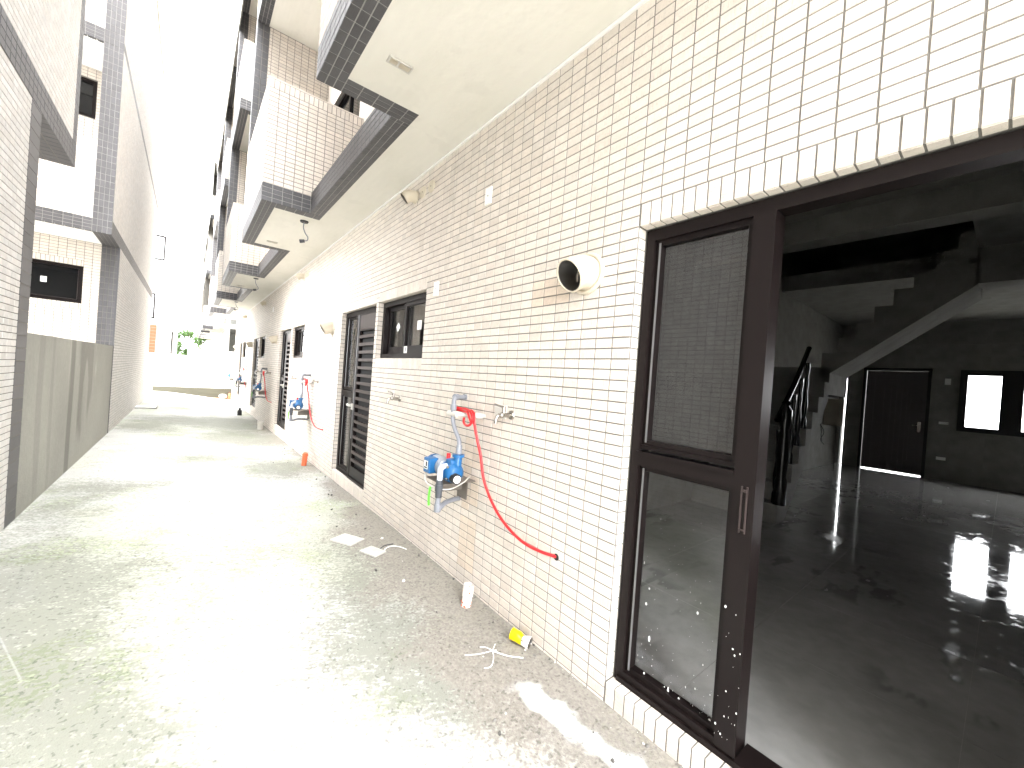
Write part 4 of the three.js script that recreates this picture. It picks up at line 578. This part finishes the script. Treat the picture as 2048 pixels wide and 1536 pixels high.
// ---------- on the ground ----------
{
  const s = thing('pipe_stub', 'short white pipe stub with red paint standing by the nearest wall foot', 'pipe', [-0.115, 0, -2.07], 'pipe stubs by the wall'); s.rotation.z = -0.08;
  add(s, 'pipe', mg([cyl([0, -0.05, 0], [0, 0.13, 0], 0.03, 0.03, 20, true), cyl([0, 0.10, 0], [0, 0.101, 0], 0.027, 0.027, 20)]), std({ color: lin(0.72, 0.66, 0.62), roughness: 0.6, side: THREE.DoubleSide }));
  add(s, 'coupling', cyl([0, 0.06, 0], [0, 0.128, 0], 0.034, 0.034, 20, true), std({ color: lin(0.74, 0.70, 0.66), roughness: 0.6, side: THREE.DoubleSide }));
  const A = []; for (let i = 0; i < 26; i++) { const a = rr(0, 6.3), g = new THREE.SphereGeometry(rr(0.003, 0.008), 6, 4); g.scale(1, rr(0.6, 1.6), 1); g.translate(Math.cos(a) * 0.0295, rnd() < 0.6 ? rr(0.0, 0.025) : rr(0.085, 0.1), Math.sin(a) * 0.0295); A.push(g); }
  const rp = add(s, 'paint_marks', mg(A), orangeM); rp.userData.kind = 'stuff'; rp.userData.label = 'red paint smears at the foot';
  const o = thing('pipe_stub', 'short orange pipe stub by the wall near the second slatted door', 'pipe', [-0.13, -0.03, -6.55], 'pipe stubs by the wall'); add(o, 'pipe', cyl([0, -0.05, 0], [0.01, 0.14, 0], 0.036, 0.036, 16), orangeM); add(o, 'cap', cyl([0.01, 0.13, 0], [0.012, 0.16, 0.01], 0.042, 0.03, 16), orangeM);
  const w = thing('pipe_stub', 'short white pipe stub by the wall beside the third house', 'pipe', [-0.17, -0.12, -10.9], 'pipe stubs by the wall'); add(w, 'pipe', cyl([0, -0.05, 0], [0, 0.2, 0], 0.06, 0.06, 16), pvcWhite); add(w, 'coupling', cyl([0, 0.12, 0], [0, 0.2, 0], 0.068, 0.068, 16), pvcWhite);
  const b = thing('black_bottle', 'small black bottle on the white powder patch', 'bottle', [-0.3, -0.19, -14.2]); add(b, 'body', cyl([0, 0, 0], [0, 0.18, 0], 0.06, 0.055), black); add(b, 'neck', cyl([0, 0.18, 0], [0, 0.25, 0], 0.03, 0.025), black);
}
{
  // crushed drink can
  const c = thing('drink_can', 'crushed yellow and white drink can lying against the wall foot', 'can', [-0.065, 0.033, -1.6]);
  const W = 256, cv = document.createElement('canvas'); cv.width = W; cv.height = 128; const x = cv.getContext('2d'); x.fillStyle = '#f2f0ea'; x.fillRect(0, 0, W, 128); x.fillStyle = '#f6d400'; x.fillRect(0, 0, W, 80); x.fillStyle = '#1c1c1c'; x.font = 'bold 30px sans-serif'; for (let i = 0; i < 4; i++) x.fillText('8', 20 + i * 64, 92); x.fillStyle = '#f0b800'; for (let i = 0; i < 5; i++) x.fillRect(i * 52, 18 + 6 * (i % 3), 30, 5);
  const ct = new THREE.CanvasTexture(cv); ct.colorSpace = THREE.SRGBColorSpace;
  const g = new THREE.CylinderGeometry(0.031, 0.031, 0.112, 40, 24, true), p = g.attributes.position;
  for (let i = 0; i < p.count; i++) { const X = p.getX(i), Y = p.getY(i), Z = p.getZ(i), a = Math.atan2(Z, X), k = 1 - 0.36 * Math.exp(-(((Y + 0.015) / 0.02) ** 2)) * (0.5 + 0.5 * Math.cos(a - 1.2)) - 0.15 * Math.exp(-(((Y - 0.03) / 0.016) ** 2)) * (0.5 + 0.5 * Math.cos(a + 1.1)) + 0.05 * (vn(a * 2.5 + 20, Y * 60 + 9) - 0.5); p.setXYZ(i, X * k, Y, Z * k); }
  g.computeVertexNormals();
  const turn = (o) => { o.rotation.set(0, 0, 0); o.quaternion.setFromUnitVectors(V3(0, 1, 0), V3(-0.4, 0.12, -0.9).normalize()); };
  const body = add(c, 'body', g, std({ map: ct, roughness: 0.32, metalness: 0.25, side: THREE.DoubleSide })); turn(body);
  const lid = add(c, 'lid', mg([cyl([0, -0.056, 0], [0, -0.053, 0], 0.027, 0.027, 28), new THREE.TorusGeometry(0.0275, 0.0022, 6, 28).rotateX(Math.PI / 2).translate(0, -0.0565, 0)]), chrome); turn(lid); const op = add(c, 'opening', cyl([0.008, -0.0575, 0], [0.008, -0.056, 0], 0.011, 0.011, 16), black); turn(op);
  const bt = add(c, 'base', cyl([0, 0.052, 0], [0, 0.056, 0], 0.028, 0.024, 28), chrome); turn(bt);
}
{
  const t = thing('wire_scrap', 'knotted scrap of white wire beside the crushed can', 'wire', [-0.24, 0.004, -1.62], 'wire scraps');
  const P = (a) => a.map(([x, z, y = 0.003]) => [x, y, z]);
  add(t, 'strand', tube(P([[-0.13, -0.06], [-0.07, -0.03], [0, 0, 0.012], [0.02, 0.01, 0.014]]), 0.0022, 40, 6), sticker); add(t, 'strand', tube(P([[-0.1, 0.07], [-0.07, 0.08], [-0.03, 0.05], [0, 0, 0.01], [-0.01, -0.05, 0.006], [-0.03, -0.07]]), 0.0024, 40, 6), sticker); add(t, 'strand', tube(P([[0, 0, 0.012], [0.05, 0.06], [0.11, 0.12]]), 0.003, 30, 6), sticker); add(t, 'strand', tube(P([[0, 0, 0.012], [0.03, -0.02, 0.02], [0.045, -0.035, 0.012]]), 0.0018, 20, 6), sticker);
  const u = thing('wire_scrap', 'curved scrap of white wire on soil near the second house', 'wire', [-0.18, 0.004, -3.04], 'wire scraps'); add(u, 'strand', tube([[-0.09, 0.003, 0.02], [-0.06, 0.004, -0.04], [0, 0.005, -0.06], [0.05, 0.004, -0.02], [0.08, 0.003, 0.05]], 0.004, 30, 6), sticker); add(u, 'strand', tube([[-0.1, 0.003, -0.06], [-0.04, 0.008, -0.09], [0.03, 0.003, -0.1]], 0.004, 20, 6), inkM);
  const q = (n, l, x, z, w, d, a) => { const o = add(scene, n, new RoundedBoxGeometry(w, 0.012, d, 1, 0.002), std({ color: lin(0.56, 0.55, 0.52), map: conTex, roughness: 0.7 })); o.position.set(x, drop(x, z) + 0.006, z); o.rotation.y = a; tag(o, l, 'tile', 'loose white tiles'); };
  q('loose_tile', 'loose white tile on the concrete, the farther of two', -0.44, -3.4, 0.16, 0.22, 0.5); q('loose_tile', 'loose white tile on the concrete, the nearer of two', -0.34, -3.08, 0.12, 0.17, 0.4);
  const lid = thing('drain_cover', 'flat grey drain cover beside the tiled building on the far ground', 'drain cover', [-2.38, drop(-2.38, -14.6), -14.6]); add(lid, 'frame', bx(-0.24, 0.24, -0.02, 0.03, -0.32, 0.32), cement); add(lid, 'plate', bx(-0.21, 0.21, 0.03, 0.038, -0.29, 0.29), plasterWhite);
  const pl = tag(add(scene, 'plank', new RoundedBoxGeometry(1.1, 0.04, 0.1, 1, 0.004), std({ color: lin(0.16, 0.10, 0.06), roughness: 0.8 })), 'brown plank lying along the foot of the kerb', 'plank'); pl.position.set(-0.62, -0.2, -21.25);
  const sk = tag(add(scene, 'sack', new THREE.SphereGeometry(0.12, 14, 10), sticker), 'small white sack against the kerb', 'sack'); sk.scale.set(1.2, 0.75, 0.9); sk.position.set(-0.32, -0.12, -21.2);
  const ob = thing('orange_stub', 'orange pipe end at the corner of kerb and house', 'pipe', [-0.1, -0.24, -21.2]); add(ob, 'pipe', cyl([0, 0, 0], [0.02, 0.22, 0], 0.05, 0.05), orangeM); add(ob, 'cap', cyl([0.02, 0.2, 0], [0.024, 0.26, 0], 0.06, 0.05), orangeM);
  // crumbs and pebbles in the washed-in soil
  const peb = new THREE.IcosahedronGeometry(1, 0), im = new THREE.InstancedMesh(peb, std({ color: lin(1, 1, 1), roughness: 0.95 }), 620), m4 = new THREE.Matrix4(), qq = new THREE.Quaternion(), col = new THREE.Color();
  for (let i = 0; i < 620; i++) { const near = rnd() < 0.6, z = -0.6 - Math.pow(rnd(), 1.5) * 8, x = near ? -Math.pow(rnd(), 1.6) * 0.5 : -rnd() * 2.4, s = (0.0015 + Math.pow(rnd(), 6) * 0.011) * (near ? 1 : 0.55); qq.setFromEuler(new THREE.Euler(rnd() * 6, rnd() * 6, rnd() * 6)); m4.compose(V3(x, drop(x, z) + s * 0.5, z), qq, V3(s, s * 0.7, s * 1.2)); im.setMatrixAt(i, m4); const k = rnd() < 0.25 ? rr(0.5, 0.7) : rr(0.05, 0.22); col.setRGB(k, k * 0.95, k * 0.87); im.setColorAt(i, col); }
  im.name = 'pebbles'; im.castShadow = im.receiveShadow = true; im.userData = { kind: 'stuff', label: 'small crumbs of mortar and soil scattered along the wall', category: 'debris' }; scene.add(im);
}
scene.traverse((o) => { if (o.isMesh) o.castShadow = o.receiveShadow = true; });
renderer.render(scene, camera);
